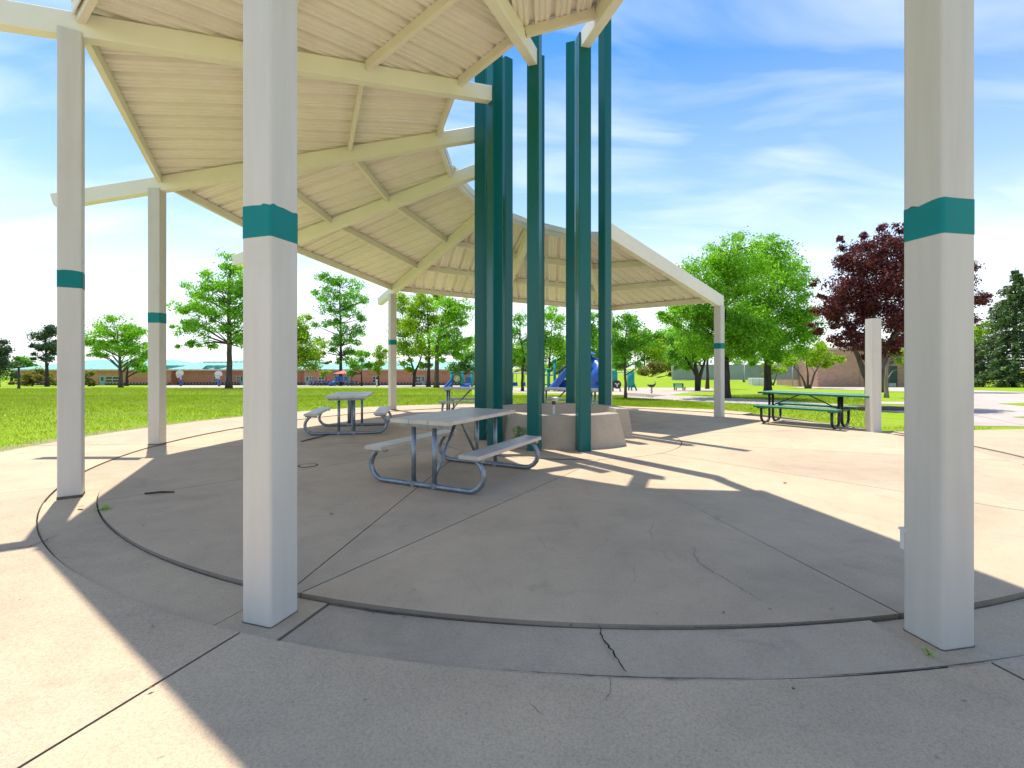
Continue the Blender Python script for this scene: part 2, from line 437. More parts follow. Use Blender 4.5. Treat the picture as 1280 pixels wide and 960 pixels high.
# ------------------------------------------------------------------ plan of the shelter (a ring of twelve)
CX, CY = 0.649 * H, 6.751 * H
RO, RI = 5.036 * H, 1.1057 * H
A0 = 10.8
def ang(i): return R(A0 - 30.0 * i)
def polar(a, r): return Vector((CX + r * math.sin(a), CY - r * math.cos(a), 0))
POST_PX = {0: (1172.5, 791), 1: (338.5, 764.5), 2: (89.0, 617.5), 3: (196.5, 554), 5: (490.5, 511.5), 8: (899, 521), 9: (1091.5, 539.5)}
POST = {i: on_plaza(*p) for i, p in POST_PX.items()}
for i in (4, 6, 7): POST[i] = polar(ang(i), RO)
COLM = {i: polar(ang(i), RI) for i in range(9)}
for i, x in ((0, 729), (1, 668), (2, 618.5), (3, 600), (5, 633), (7, 714), (8, 756)):
    COLM[i].x = (x - 640) / FPX * COLM[i].y
Z_IN = [4.70, 4.52, 4.28, 4.05, 3.82, 3.58, 3.38, 3.18, 2.99]                 # beam underside at the columns, in eye heights
S_BM = [0.160, 0.173, 0.186, 0.198, 0.210, 0.222, 0.236, 0.250, 0.264]        # beam slopes
OVER = [1.80, 1.60, 1.42, 1.25, 0.98, 0.77, 0.56, 0.35, 0.075]                # overhang past the post
BAND = {0: (298.5, 257), 1: (302, 264), 2: (361, 340), 3: (404, 391.5), 5: (431, 425), 8: (436, 429)}

# ------------------------------------------------------------------ ground
big = MB()
g = 900.0
big.add([(-g, -g, LAWN), (g, -g, LAWN), (g, CREST, LAWN), (-g, CREST, LAWN), (g, 160, gz(0, 160)), (-g, 160, gz(0, 160)), (g, g, gz(0, 160)), (-g, g, gz(0, 160))],
        [(0, 1, 2, 3), (3, 2, 4, 5), (5, 4, 6, 7)])
tag(big.build('ground', M_lawn), 'bright green mown lawn around the concrete plaza', kind='structure')

plaza = bpy.data.objects.new('plaza', None); COL.objects.link(plaza)
tag(plaza, 'round pinkish concrete plaza with curved joints under the shelter', kind='structure')
bed = MB()
def outline(a):                                # outer edge of the paving by compass angle (degrees from the camera side, + to the right)
    pts = [(-180, 5.85), (-163, 6.1), (-147, 6.42), (-115, 6.6), (-80, 6.72), (-62, 6.75), (-58, 14), (97, 14), (97.6, 6.8), (100, 5.14), (110, 5.25), (120, 5.5), (135, 5.87), (153, 5.6), (180, 5.85)]
    for (a0, r0), (a1, r1) in zip(pts, pts[1:]):
        if a0 <= a <= a1: return H * (r0 + (r1 - r0) * (a - a0) / (a1 - a0))
    return H * 6
bed_ring = [polar(R(a), outline(a) - 0.03) for a in np.arange(-180, 180, 2.0)]
bed.prism([(p.x, p.y) for p in bed_ring], -0.3, -0.046)
bed.build('joint_bed', M_joint, plaza)
G = 0.006
def arc_slab(name, r0, r1, a0, a1, z, mat, tilt=0.0, g=G, b0=None, b1=None, step=2.0):
    # slab between radii r0..r1; sides run from angle a0/a1 at r1 to b0/b1 at r0 (degrees)
    b0 = a0 if b0 is None else b0; b1 = a1 if b1 is None else b1
    n = max(2, int(abs(a1 - a0) / step) + 1)
    fo = r1 if callable(r1) else (lambda a: r1)
    def mk(t, aa, bb, rr):
        return aa + (bb - aa) * t
    outer, inner = [], []
    for k in range(n + 1):
        t = k / n
        a = a0 + (a1 - a0) * t
        ro = fo(a) - g
        da = math.degrees(g / ro) * (1 - 2 * t)
        outer.append(polar(R(a + da), ro))
        bq = b0 + (b1 - b0) * t
        if r0 > 0.05:
            db = math.degrees(g / r0) * (1 - 2 * t)
            inner.append(polar(R(bq + db), r0 + g))
    ring = outer + inner[::-1]
    zt = [z + tilt * (i / max(1, n)) if i <= n else z + tilt * ((2*n + 1 - i) / max(1, n)) for i in range(len(ring))]
    m = MB().prism([(p.x, p.y) for p in ring], -0.12, z, zt)
    o = m.build(name, mat, plaza)
    o.data.materials.append(M_edge)
    for k_, fc in enumerate(o.data.polygons):
        if k_ >= 2: fc.material_index = 1
    return o
def dirt_strip(r, a0, a1, w0, w1, z, seed, dens=1.0):
    r_ = rnd(seed); m = MB(); vs = []; n = int(abs(a1 - a0) / 0.35)
    for k in range(n + 1):
        a = R(a0 + (a1 - a0) * k / n); fade = min(1.0, 3 * k / n, 3 * (n - k) / n)
        wi = (w0 + (w1 - w0) * r_.random() ** 2) * fade * (0.5 + 0.5 * r_.random() * math.sin(k * 0.13 + seed)) + 0.001 * fade
        for rr in (r - 0.005 * fade, r + wi):
            p = polar(a, rr); vs.append((p.x, p.y, z + r_.uniform(0, 0.002)))
    m.add(vs, [(2*k, 2*k+1, 2*k+3, 2*k+2) for k in range(n)])
    return m.build('joint_dirt', M_dirt, plaza)
R_BASE, R_BI, R_BO = 1.63 * H, 4.895 * H, 5.20 * H
arc_slab('slab', 0.0, R_BASE, -180, 179.9, 0.0, M_slab, step=6)
tan_in = math.degrees(math.acos(1.10 * H / R_BASE))
p1a = math.degrees(ang(1))
q = math.degrees(math.asin(1.10 / 4.895))
inL = p1a - (math.degrees(math.acos(1.10 / 4.895)) - tan_in)
inR = p1a + (math.degrees(math.acos(1.10 / 4.895)) - tan_in)
cuts = [(p1a - 0.35, inL), (p1a + 0.35, inR), (A0, A0), (40, 40), (70, 70), (100.8, 100.8), (130.8, 130.8), (160.8, 160.8), (190.8, 190.8), (220.8, 220.8), (250.8, 250.8), (280.8, 280.8), (310.8, 300.0), (p1a - 0.35 + 360, inL + 360)]
for (a0, b0), (a1, b1) in zip(cuts, cuts[1:]):
    if a1 - a0 < 1.0:
        arc_slab('slab', R_BASE, R_BI, a0 + 0.0, a1, 0.0, M_slab, b0=b0, b1=b1, g=0.005)
    elif b1 < b0 + 1: arc_slab('slab', R_BASE, R_BI, a0, a1, 0.0, M_slab, b0=b0, b1=b0 + 1)
    else: arc_slab('slab', R_BASE, R_BI, a0, a1, 0.0, M_slab, b0=b0, b1=b1)
rg = rnd(5)
pd = 1.75
pa = {i: (math.degrees(math.atan2(POST[i].x - CX, CY - POST[i].y)) if i in POST else A0 - 30 * i) for i in range(12)}
pav = sorted(((pa[i] + 180) % 360) - 180 for i in range(12))
for k in range(12):
    a0, a1 = pav[k], pav[(k + 1) % 12] + (360 if k == 11 else 0)
    z = -0.030 + rg.uniform(-0.003, 0.003); tl = 0.0
    if -25 < a0 < 5: z, tl = -0.034, 0.022
    if -55 < a0 < -25: z, tl = -0.012, -0.018
    arc_slab('band_slab', R_BI, R_BO, a0 + pd, a1 - pd, z, M_band, tilt=tl)
    arc_slab('band_slab', R_BI, R_BO, a0 - pd, a0 + pd, -0.026, M_band)
for a_, b_, w_, sd_ in ((-18, -3, 0.030, 1), (-3, 9.5, 0.012, 2), (-46, -20, 0.012, 3), (7.0, 10.2, 0.05, 8)):
    dirt_strip(R_BI, a_, b_, 0.004, w_, -0.011 if a_ > -5 else (-0.030 + 0.020 * max(0, (a_ + 25) / 25) if a_ > -20 else -0.024), sd_)
for a_, b_, w_, sd_ in ((-46, -36, 0.006, 4), (-8, 2, 0.010, 5), (3, 14, 0.012, 6), (-58, -47, 0.010, 7)):
    dirt_strip(R_BO - 0.001, a_, b_, 0.002, w_, -0.0085, sd_)
rad = [p for p in pav] 
for k in range(12):
    a0, a1 = rad[k], rad[(k + 1) % 12] + (360 if k == 11 else 0)
    z = {True: -0.010, False: -0.012}[k % 2 == 0]
    w = lambda a: outline(((a + 180) % 360) - 180)
    if a0 < -62 < a1: 
        arc_slab('apron_slab', R_BO, w, a0, -58, z, M_apron, g=0.003); arc_slab('apron_slab', R_BO, w, -58, a1, z, M_apron, g=0.003)
    elif a0 < 97 < a1:
        arc_slab('apron_slab', R_BO, w, a0, 97, z, M_apron)
    else: arc_slab('apron_slab', R_BO, w, a0, a1, z, M_apron)

def crack(pts, w=0.006, z=0.004, seed=1, jit=0.02, sub=6, name='crack'):
    r_ = rnd(seed); P = [on_plaza(*p) for p in pts]; Q = []
    for a, b in zip(P, P[1:]):
        for k in range(sub):
            t = k / sub; p = a.lerp(b, t)
            p.x += r_.uniform(-jit, jit); p.y += r_.uniform(-jit, jit); Q.append(p)
    Q.append(P[-1])
    m = MB(); vs = []
    for i, p in enumerate(Q):
        t = (Q[min(i+1, len(Q)-1)] - Q[max(i-1, 0)]).normalized(); n = Vector((-t.y, t.x, 0))
        ww = w * r_.uniform(0.4, 1.1) * (0.35 + 0.65 * math.sin(math.pi * (i + 0.5) / len(Q)))
        vs += [(p.x + n.x*ww/2, p.y + n.y*ww/2, z), (p.x - n.x*ww/2, p.y - n.y*ww/2, z)]
    m.add(vs, [(2*i, 2*i+1, 2*i+3, 2*i+2) for i in range(len(Q)-1)])
    return m.build(name, M_joint, plaza)
crack([(750, 781), (752, 795), (768, 815), (783, 838)], 0.012, -0.006, 1, 0.006)
crack([(762, 842), (763, 862), (757, 872)], 0.003, -0.006, 2, 0.006)
crack([(868, 684), (870, 702), (892, 716), (925, 735), (952, 752)], 0.004, 0.004, 3, 0.012)
crack([(818, 653), (812, 664), (816, 676)], 0.003, 0.004, 4, 0.01)
crack([(672, 668), (680, 684), (700, 692)], 0.002, 0.004, 5, 0.012)
crack([(840, 640), (885, 636), (915, 638)], 0.003, 0.004, 6, 0.012)
crack([(0, 686), (38, 682), (62, 672), (75, 667)], 0.010, -0.006, 7, 0.012)
crack([(662, 876), (672, 886), (680, 892)], 0.003, -0.006, 8, 0.004)
crack([(790, 732), (795, 722), (792, 712)], 0.002, 0.004, 9, 0.01)
crack([(1218, 575), (1245, 582), (1280, 588)], 0.008, -0.006, 10, 0.02)
crack([(1228, 584), (1262, 596), (1280, 601)], 0.006, -0.006, 12, 0.02)
crack([(16, 612), (44, 606)], 0.005, -0.006, 13, 0.01)

# lawn edge of thin dry grass next to the paving
ed = MB(); n_e = 0
ring = [(a, outline(a)) for a in np.arange(97.6, 302.5, 1.5)]
re_ = rnd(9)
vs = []
for a, r0 in [(a, outline(((a + 180) % 360) - 180)) for a in np.arange(100.0, 297.0, 1.0)]:
    w = (0.45 + 0.35 * re_.random()) if a > 200 else 0.16 + 0.1 * re_.random()
    p, q_ = polar(R(a), r0 - 0.02), polar(R(a), r0 + w)
    vs += [(p.x, p.y, gz(0, p.y) + 0.012), (q_.x, q_.y, gz(0, q_.y) + 0.004)]
ed.add(vs, [(2*i, 2*i+2, 2*i+3, 2*i+1) for i in range(len(vs)//2 - 1)])
tag(ed.build('lawn_edge', M_dry), 'thin strip of dry yellowed turf along the paving edge', kind='structure')

def gp(*pts): return [at(*p) for p in pts]
tag(sheet('path', gp((780, 491), (850, 495), (950, 499.5), (1050, 506), (1131, 509.5), (1215, 515), (1300, 521), (1300, 534), (1216, 532.5), (1131, 516), (1050, 511), (950, 505.5), (850, 501), (780, 497)), M_path, 0.008), 'pale concrete footpath crossing the lawn behind the shelter', kind='structure')
tag(sheet('pavement', gp((985, 483.4), (1131, 484.6), (1300, 491), (1500, 500), (1900, 540), (1300, 536), (1216, 519), (1180, 508), (1100, 505), (1100, 502.5), (1165, 503), (1140, 490), (1000, 485.2)), M_path, 0.014), 'broad pale concrete walk in front of the brick building', kind='structure')
tag(sheet('playground_ground', gp((560, 484.5), (610, 487), (640, 491), (700, 491.8), (782, 495), (815, 497), (860, 491), (905, 488), (880, 483.5), (760, 482.6), (600, 482.2)), M_sand, 0.008), 'pale sandy safety surface under the playground', kind='structure')
tag(sheet('school_yard', gp((185, 484.4), (400, 483.6), (560, 484.3), (640, 481.6), (600, 480.8), (208, 481.2)), M_path, 0.004), 'strip of pale concrete yard in front of the school', kind='structure')
def island(pts, name='grass_patch', label=''):
    return tag(sheet(name, gp(*pts), M_lawn, 0.022), label, kind='structure')
island([(1247, 505), (1300, 503.5), (1300, 508.5), (1275, 507.5)], label='thin grass patch in the concrete walk by the spruce')
island([(1265, 522), (1300, 520.5), (1300, 524.5)], label='small grass patch at the right edge of the walk')

# raised grass bank beyond the playground
def mound(name, x0, x1, y0, y1, h, label):
    m = MB(); nx, ny = 24, 10; vs = []
    for j in range(ny + 1):
        for i in range(nx + 1):
            u, v = i / nx, j / ny
            x, y = x0 + (x1 - x0) * u, y0 + (y1 - y0) * v
            hh = h * (math.sin(math.pi * min(1, v * 0.9)) ** 1.2) * min(1, 4 * u, 4 * (1 - u)) ** 0.8
            vs.append((x, y, gz(x, y) - 0.03 + hh * (0.85 + 0.15 * math.sin(x * 0.5))))
    m.add(vs, [(j*(nx+1)+i, j*(nx+1)+i+1, (j+1)*(nx+1)+i+1, (j+1)*(nx+1)+i) for j in range(ny) for i in range(nx)], True)
    return tag(m.build(name, M_lawn), label, kind='structure')
mound('grass_bank', -6, 34, 52, 84, 1.7, 'low green grass bank rising behind the playground')

# ------------------------------------------------------------------ the shelter
shelter = thing('picnic_shelter', 'ring shaped cream metal picnic shelter on beige posts around tall teal columns', 'shelter', (CX, CY, 0))
ORG = (CX, CY, 0)
HALF = 0.101
def beam_line(i):
    c = COLM[i]; p = POST[i]
    d = (p - c); d.z = 0; run = d.length; d.normalize()
    zin = Z_IN[i] * H; s = S_BM[i]
    return c, d, run, zin, s
BD, BW = 0.255, 0.15
def beam_z(i, dist):          # underside height at a distance from the column towards the post
    _, _, run, zin, s = beam_line(i)
    return zin - s * dist
for i in range(9):
    p = POST[i]; c, d, run, zin, s = beam_line(i)
    a = math.atan2(d.y, d.x)
    ztop = beam_z(i, run)
    po = MB().rpost(p.x, p.y, -0.12, ztop + 0.05, HALF, a, 0.016, 4).build('support_post', M_post, shelter, ORG)
    dist_y = p.y
    b0, b1 = BAND.get(i, (None, None))
    if b0:
        z0 = H + (HORIZ - b0) / FPX * dist_y; z1 = H + (HORIZ - b1) / FPX * dist_y
    else: z0, z1 = 2.07, 2.24
    bd = MB(); hw = HALF + 0.002; r_ = rnd(40 + i); rr = 0.017; ring = []
    for k, (sx, sy) in enumerate(((1,1),(-1,1),(-1,-1),(1,-1))):
        cpts = []
        for j in range(4):
            q_ = math.pi/2*k + math.pi/2*j/3
            cpts.append((sx*(hw-rr) + rr*math.cos(q_), sy*(hw-rr) + rr*math.sin(q_)))
        ring += cpts
        nx_ = ((1,1),(-1,1),(-1,-1),(1,-1))[(k+1) % 4]; q_ = math.pi/2*(k+1)
        nxt = (nx_[0]*(hw-rr) + rr*math.cos(q_), nx_[1]*(hw-rr) + rr*math.sin(q_))
        for t in (0.2, 0.4, 0.6, 0.8): ring.append((cpts[-1][0] + (nxt[0]-cpts[-1][0])*t, cpts[-1][1] + (nxt[1]-cpts[-1][1])*t))
    ca, sa = math.cos(a), math.sin(a)
    ring = [(p.x + x*ca - y*sa, p.y + x*sa + y*ca) for x, y in ring]
    bd.prism(ring, z0, z1, [z1 + r_.uniform(-0.009, 0.007) for _ in ring]).build('painted_band', M_tband, po, ORG)
    bp = MB().rpost(p.x, p.y, -0.05, 0.003 if i not in (0, 1) else -0.021, HALF + 0.003, a, 0.016, 3).build('base_sealant', M_dirt, po, ORG)
    # radial beam: vertical profile swept across its width
    o0, o1 = -0.0, run + OVER[i] * H
    tip_in = 0.10 if i < 8 else 0.02
    L = o1
    def pt(dist, up): return c + d * dist + Vector((0, 0, beam_z(i, dist) + up))
    prof = [pt(tip_in, 0), pt(tip_in, BD), pt(L, BD), pt(L - 0.05, 0.06), pt(L - 0.10, 0)] if i < 8 else [pt(tip_in, 0), pt(tip_in, BD + 0.09), pt(L, BD + 0.09), pt(L, 0)]
    sd = Vector((-d.y, d.x, 0)) * (BW / 2)
    n = len(prof)
    m = MB(); m.add([q_ - sd for q_ in prof] + [q_ + sd for q_ in prof],
        [tuple(range(n)), tuple(range(2*n-1, n-1, -1))] + [(k, n+k, n+(k+1) % n, (k+1) % n) for k in range(n)])
    m.build('radial_beam', M_beam, shelter, ORG, bevel=0.006)
    # teal column
    ht = (4.86 + 0.19 * i) * H
    ring = []
    cc = c
    m = MB()
    ca, sa = math.cos(a), math.sin(a); r_c = 0.012
    m.rpost(cc.x, cc.y, -0.05, ht, HALF, a, r_c, 3)
    m.build('teal_column', M_teal, shelter, ORG)
# stub box behind the right-hand post
p0 = POST[0]
bx = MB().box((p0.x - 0.112, p0.y + 0.060, 0.40), (p0.x - 0.06, p0.y + 0.105, 0.50)); bx.box((p0.x - 0.118, p0.y + 0.056, 0.50), (p0.x - 0.06, p0.y + 0.109, 0.512))
bx.build('outlet_box', M_white, shelter, ORG)

PUR = [1.65, 2.75, 3.85, 4.96]
DECK_UP = BD + 0.02
for i in range(8):
    for rfrac in PUR:
        ends = []
        for k in (i, i + 1):
            c, d, run, zin, s = beam_line(k)
            dist = (rfrac * H - RI) / (RO - RI) * run
            if rfrac == PUR[-1]: dist = run - 0.06
            ends.append(c + d * dist + Vector((0, 0, beam_z(k, dist) + DECK_UP - 0.004 - 0.07)))
        a, b = ends; t = (b - a).normalized()
        inset = BW / 2 / abs(math.cos(R(15)))
        m = MB().bar(a + t * inset, b - t * inset, 0.065, 0.14)
        m.build('purlin', M_purlin, shelter, ORG)
    # trim over the open inner ends of the sheets
    ends = []
    for k in (i, i + 1):
        c, d, run, zin, s = beam_line(k); dist = (PUR[0] * H - RI) / (RO - RI) * run - 0.042
        ends.append(c + d * dist + Vector((0, 0, beam_z(k, dist) + DECK_UP + 0.012)))
    MB().bar(ends[0], ends[1], 0.012, 0.13).build('edge_trim', M_beam, shelter, ORG)
    ends = []
    for k in (i, i + 1):
        c, d, run, zin, s = beam_line(k)
        ends.append(c + d * (run + 0.006) + Vector((0, 0, beam_z(k, run) + DECK_UP - 0.006)))
    t = (ends[1] - ends[0]).normalized()
    MB().bar(ends[0] + t * 0.09, ends[1] - t * 0.09, 0.014, 0.12).build('edge_trim', M_beam, shelter, ORG)
    # corrugated sheets running down the slope
    ci, di, ri, _, _ = beam_line(i); cj, dj, rj, _, _ = beam_line(i + 1)
    e0, e1 = POST[i], POST[i + 1]
    tdir = (e1 - e0); tdir.z = 0; W = tdir.length; tdir.normalize()
    rdir = Vector((tdir.y, -tdir.x, 0))
    mid = (e0 + e1) / 2
    if rdir.dot(mid - Vector((CX, CY, 0))) < 0: rdir = -rdir
    def side(c, d, base):      # t and r along a beam as functions of distance
        w = c - base
        return (w.dot(tdir), w.dot(rdir), d.dot(tdir), d.dot(rdir))
    t0a, r0a, ta, ra = side(ci, di, e0); t1a, r1a, tb, rb = side(cj, dj, e0)
    r_eave = 0.0
    din = (PUR[0] * H - RI) / (RO - RI) * (ri + rj) / 2 - 0.05
    r_in = ((r0a + ra * din) + (r1a + rb * din)) / 2
    dA = (PUR[0] * H - RI) / (RO - RI) * ri; dB = (PUR[0] * H - RI) / (RO - RI) * rj
    ta0, ra0, tb0, rb0 = t0a + ta * dA, r0a + ra * dA, t1a + tb * dB, r1a + rb * dB
    def surf(t, r):
        da = (r - r0a) / ra; db = (r - r1a) / rb
        la = t0a + ta * da; lb = t1a + tb * db
        za_, zb_ = beam_z(i, da), beam_z(i + 1, db)
        u = (t - la) / (lb - la)
        return za_ + (zb_ - za_) * u + DECK_UP
    def r_start(t):
        u_ = (t - ta0) / (tb0 - ta0); r = ra0 + (rb0 - ra0) * u_ - 0.03
        # where the line at t crosses either beam
        if abs(ta) > 1e-6:
            da = (t - t0a) / ta; rr_ = r0a + ra * da
            if ta < 0 and t < t0a: r = max(r, rr_)
        if abs(tb) > 1e-6:
            db = (t - t1a) / tb; rr_ = r1a + rb * db
            if tb > 0 and t > t1a: r = max(r, rr_)
        return min(r, r_eave - 0.01)
    prof = [(0.0, 0.0), (0.022, 0.060), (0.078, 0.060), (0.100, 0.0), (0.148, 0.0), (0.156, 0.014), (0.184, 0.014), (0.192, 0.0), (0.228, 0.0), (0.236, 0.014), (0.262, 0.014), (0.270, 0.0)]
    per = 0.305
    n_sheet = int(math.ceil(W / (3 * per)))
    for k in range(n_sheet):
        ts = []
        for q_ in range(3):
            for t, h_ in prof:
                tt = k*3*per + q_*per + t
                if 0 <= tt <= W: ts.append((tt, h_))
        last = min((k + 1) * 3 * per, W); ts.append((last, 0.0))
        if len(ts) < 3: continue
        m = MB(); vs = []; NV = 5
        for t, h_ in ts:
            rs = r_start(t)
            for j in range(NV + 1):
                r = rs + (r_eave - rs) * j / NV
                p = e0 + tdir * t + rdir * r
                vs.append((p.x, p.y, surf(t, r) + h_ + 0.001 * k))
        m.add(vs, [(a*(NV+1)+j, a*(NV+1)+j+1, (a+1)*(NV+1)+j+1, (a+1)*(NV+1)+j) for a in range(len(ts)-1) for j in range(NV)])
        m.build('roof_sheet', M_deck, shelter, ORG)
for i in range(9):
    c, d, run, zin, s = beam_line(i)
    d0 = (PUR[0] * H - RI) / (RO - RI) * run - 0.12; d1 = run - 0.01
    def cp(dist, up): return c + d * dist + Vector((0, 0, beam_z(i, dist) + up))
    if i == 8: continue
    m = MB().bar(cp(d0, BD + 0.040), cp(d1, BD + 0.040), 0.06, 0.076)
    m.bar(cp(d0, BD + 0.087), cp(d1, BD + 0.087), 0.28, 0.010)
    m.build('ridge_cap', M_beam, shelter, ORG)

# lone stub of the spiral
p9 = POST[9]
stub = MB().rpost(p9.x, p9.y, -0.1, 1.71 * H, HALF, math.atan2(p9.y - CY, p9.x - CX), 0.014, 4)
so = stub.build('steel_post', M_post)
tag(so, 'lone short beige square post standing at the end of the green picnic table', 'post')

# ------------------------------------------------------------------ concrete basin and fountain
basin = thing('concrete_basin', 'low curved concrete basin wall with sloping sides inside the teal columns', 'basin', (CX, CY, 0))
def arc_wall(a0, a1, zt, bat0, bat1, n=40):
    m = MB(); vs = []
    ro0, ro1, ri1, ri0 = 1.035*H, 0.965*H, 0.80*H, 0.78*H
    for k in range(n + 1):
        t = k / n
        for r, z, w in ((ro0, -0.05, 0), (ro1, zt, 1), (ri1, zt, 1), (ri0, -0.05, 0)):
            a = a0 + (a1 - a0) * t
            if w == 1:
                a += bat0 * max(0, 1 - t * n / 3) ; a -= bat1 * max(0, 1 - (1 - t) * n / 3)
            p = polar(R(a), r); vs.append((p.x, p.y, z))
    fs = [(4*k+j, 4*k+(j+1) % 4, 4*k+4+(j+1) % 4, 4*k+4+j) for k in range(n) for j in range(4)]
    fs += [(3, 2, 1, 0), (4*n, 4*n+1, 4*n+2, 4*n+3)]
    return m.add(vs, fs)
arc_wall(-277, 52, 0.405*H, 4, 6, 80).build('basin_wall', M_basin, basin, (CX, CY, 0), bevel=0.012)
MB().prism([(polar(R(a), 0.775*H).x, polar(R(a), 0.775*H).y) for a in range(0, 360, 10)], 0.0, 0.03).build('basin_floor', M_basin, basin, (CX, CY, 0))
fo = thing('drinking_fountain', 'small metal fountain bowl on a thin pipe inside the concrete basin', 'fountain', (CX - 0.09, CY, 0.03))
MB().tube([(0, 0, 0), (0, 0, 0.60)], 0.021, 10).build('pipe', M_white, fo)
MB().lathe([(0.0, 0.60), (0.035, 0.60), (0.035, 0.66), (0.0, 0.66)], seg=12).build('coupling', M_rust, fo)
MB().lathe([(0.0, 0.665), (0.10, 0.67), (0.125, 0.70), (0.13, 0.735), (0.12, 0.735), (0.10, 0.705), (0.0, 0.695)], seg=20).build('bowl', M_chrome, fo)

# ------------------------------------------------------------------ picnic tables
def plank(m, x0, x1, y0, y1, z0, z1, grooves=4):      # long axis along y, shallow grooves in the top
    w = x1 - x0; top = [(x0, z1 - 0.006), (x0 + 0.006, z1)]
    for k in range(1, grooves + 1):
        xm = x0 + w * k / (grooves + 1)
        top += [(xm - 0.006, z1), (xm, z1 - 0.005), (xm + 0.006, z1)]
    top += [(x1 - 0.006, z1), (x1, z1 - 0.006)]
    prof = [(x1, z0), (x0, z0)] + top
    n = len(prof)
    m.add([(x, y0, z) for x, z in prof] + [(x, y1, z) for x, z in prof],
          [tuple(range(n-1, -1, -1)), tuple(range(n, 2*n))] + [(k, (k+1) % n, n+(k+1) % n, n+k) for k in range(n)])
    return m
TL, TW, TH, BH, FS = 1.62, 0.80, 0.775, 0.435, 0.70
def make_table():
    t = thing('picnic_table', '', 'picnic table', (0, 0, 0), 0, 'galvanised picnic tables under the shelter')
    w = (TW - 0.016) / 3
    for k in range(3):
        x0 = -TW/2 + k * (w + 0.008)
        plank(MB(), x0, x0 + w, -TL/2, TL/2, TH - 0.045, TH).build('table_plank', M_alum, t)
    for s in (-1, 1):
        plank(MB(), s*0.66 - 0.125, s*0.66 + 0.125, -TL/2, TL/2, BH - 0.042, BH).build('bench_plank', M_alum, t)
    for s in (-1, 1):
        y = s * FS
        pts = []
        for q_ in (-1, 1):
            arcp = [(0.60, 0.03), (0.66, 0.04), (0.72, 0.075), (0.765, 0.13), (0.782, 0.19), (0.775, 0.25), (0.745, 0.305), (0.70, 0.36), (0.675, BH - 0.07)]
            pts.append([(q_*x, y, z) for x, z in arcp])
        path = pts[0][::-1] + pts[1]
        fr = MB().tube(path, 0.030, 10).build('ground_frame', M_galv, t)
        for q_ in (-1, 1):
            MB().obox((q_*0.665, y, BH - 0.058), (0.11, 0, 0), (0, 0.035, 0), (0, 0, 0.016)).build('bench_bracket', M_galv, t)
            MB().tube([(q_*0.145, y, 0.03), (q_*0.145, y, TH - 0.09)], 0.027, 10).build('leg', M_galv, t)
            MB().tube([(q_*0.145, y - 0.034, 0.036), (q_*0.145, y + 0.034, 0.036)], 0.036, 10).build('clamp', M_galv, fr)
        MB().obox((0, y, TH - 0.068), (TW/2 - 0.05, 0, 0), (0, 0.022, 0), (0, 0, 0.022)).build('top_support', M_galv, t)
        MB().tube([(-s*0.11, y - s*0.03, 0.08), (-s*0.02, s*0.06, TH - 0.06)], 0.020, 8).build('brace', M_galv, t)
    return t
tab = make_table()
tabs = [(-0.49*H, 4.40*H, -27.0, 'nearest galvanised picnic table beside the teal columns'),
        (-2.50*H, 7.50*H, 11.0, 'galvanised picnic table on the left near the lawn with end facing viewer'),
        (-0.78*H, 9.7*H, 86.0, 'galvanised picnic table mostly hidden behind the left teal columns'),
        (1.08*H, 9.3*H, 62.0, 'galvanised picnic table seen beyond the basin between teal columns')]
for k, (x, y, rz, lab) in enumerate(tabs):
    o = tab if k == 0 else copy_tree(tab)
    o.location = (x, y, 0.0); o.rotation_euler = (0, 0, R(rz)); o['label'] = lab

# green table by the lawn on the right
def make_green():
    a, b = on_plaza(958, 527.5), on_plaza(1045, 535.0)
    mid = (a + b) / 2; d = b - a; yaw = math.atan2(d.y, d.x); sp = d.length
    t = thing('picnic_table', 'green slatted picnic table on black frame at the lawn edge', 'picnic table', (mid.x + 0.18, mid.y + 0.12, -0.012), yaw)
    x0, x1 = -sp/2 - 0.16, sp/2 + 0.66
    def pl(xa, xb, y0, y1, z, nm):
        m = MB(); 
        m.box((xa, y0, z - 0.022), (xb, y1, z))
        m.box((xa, y0 - 0.012, z - 0.045), (xb, y0, z + 0.002)); m.box((xa, y1, z - 0.045), (xb, y1 + 0.012, z + 0.002))
        return m.build(nm, M_green, t, bevel=0.004)
    for k in range(3): pl(x0, x1, -0.37 + 0.25*k, -0.13 + 0.25*k, 0.76, 'table_board')
    for s in (-1, 1): pl(x0 + 0.06, sp/2 + 0.16, s*0.62 - 0.13, s*0.62 + 0.13, 0.45, 'bench_board')
    for s in (-1, 1):
        x = s * sp / 2
        for q_ in (-1, 1):
            path = [(x, q_*0.10, 0.715)] + [(x, q_*0.10, 0.16), (x, q_*0.12, 0.09), (x, q_*0.18, 0.04), (x, q_*0.27, 0.022), (x, q_*0.40, 0.03), (x, q_*0.50, 0.07), (x, q_*0.555, 0.14), (x, q_*0.56, 0.40)]
            MB().tube(path, 0.03, 8).build('leg', M_black, t)
            MB().bar((x, q_*0.48, 0.395), (x, q_*0.74, 0.395), 0.05, 0.03).build('bench_bracket', M_black, t)
        MB().bar((x, -0.36, 0.72), (x, 0.36, 0.72), 0.05, 0.03).build('top_support', M_black, t)
        MB().tube([(x, 0, 0.40), (s*0.06, 0, 0.72)], 0.014, 6).build('brace', M_black, t)
        MB().bar((x, -0.56, 0.37), (x, 0.56, 0.37), 0.03, 0.04).build('cross_bar', M_black, t)
    return t
make_green()

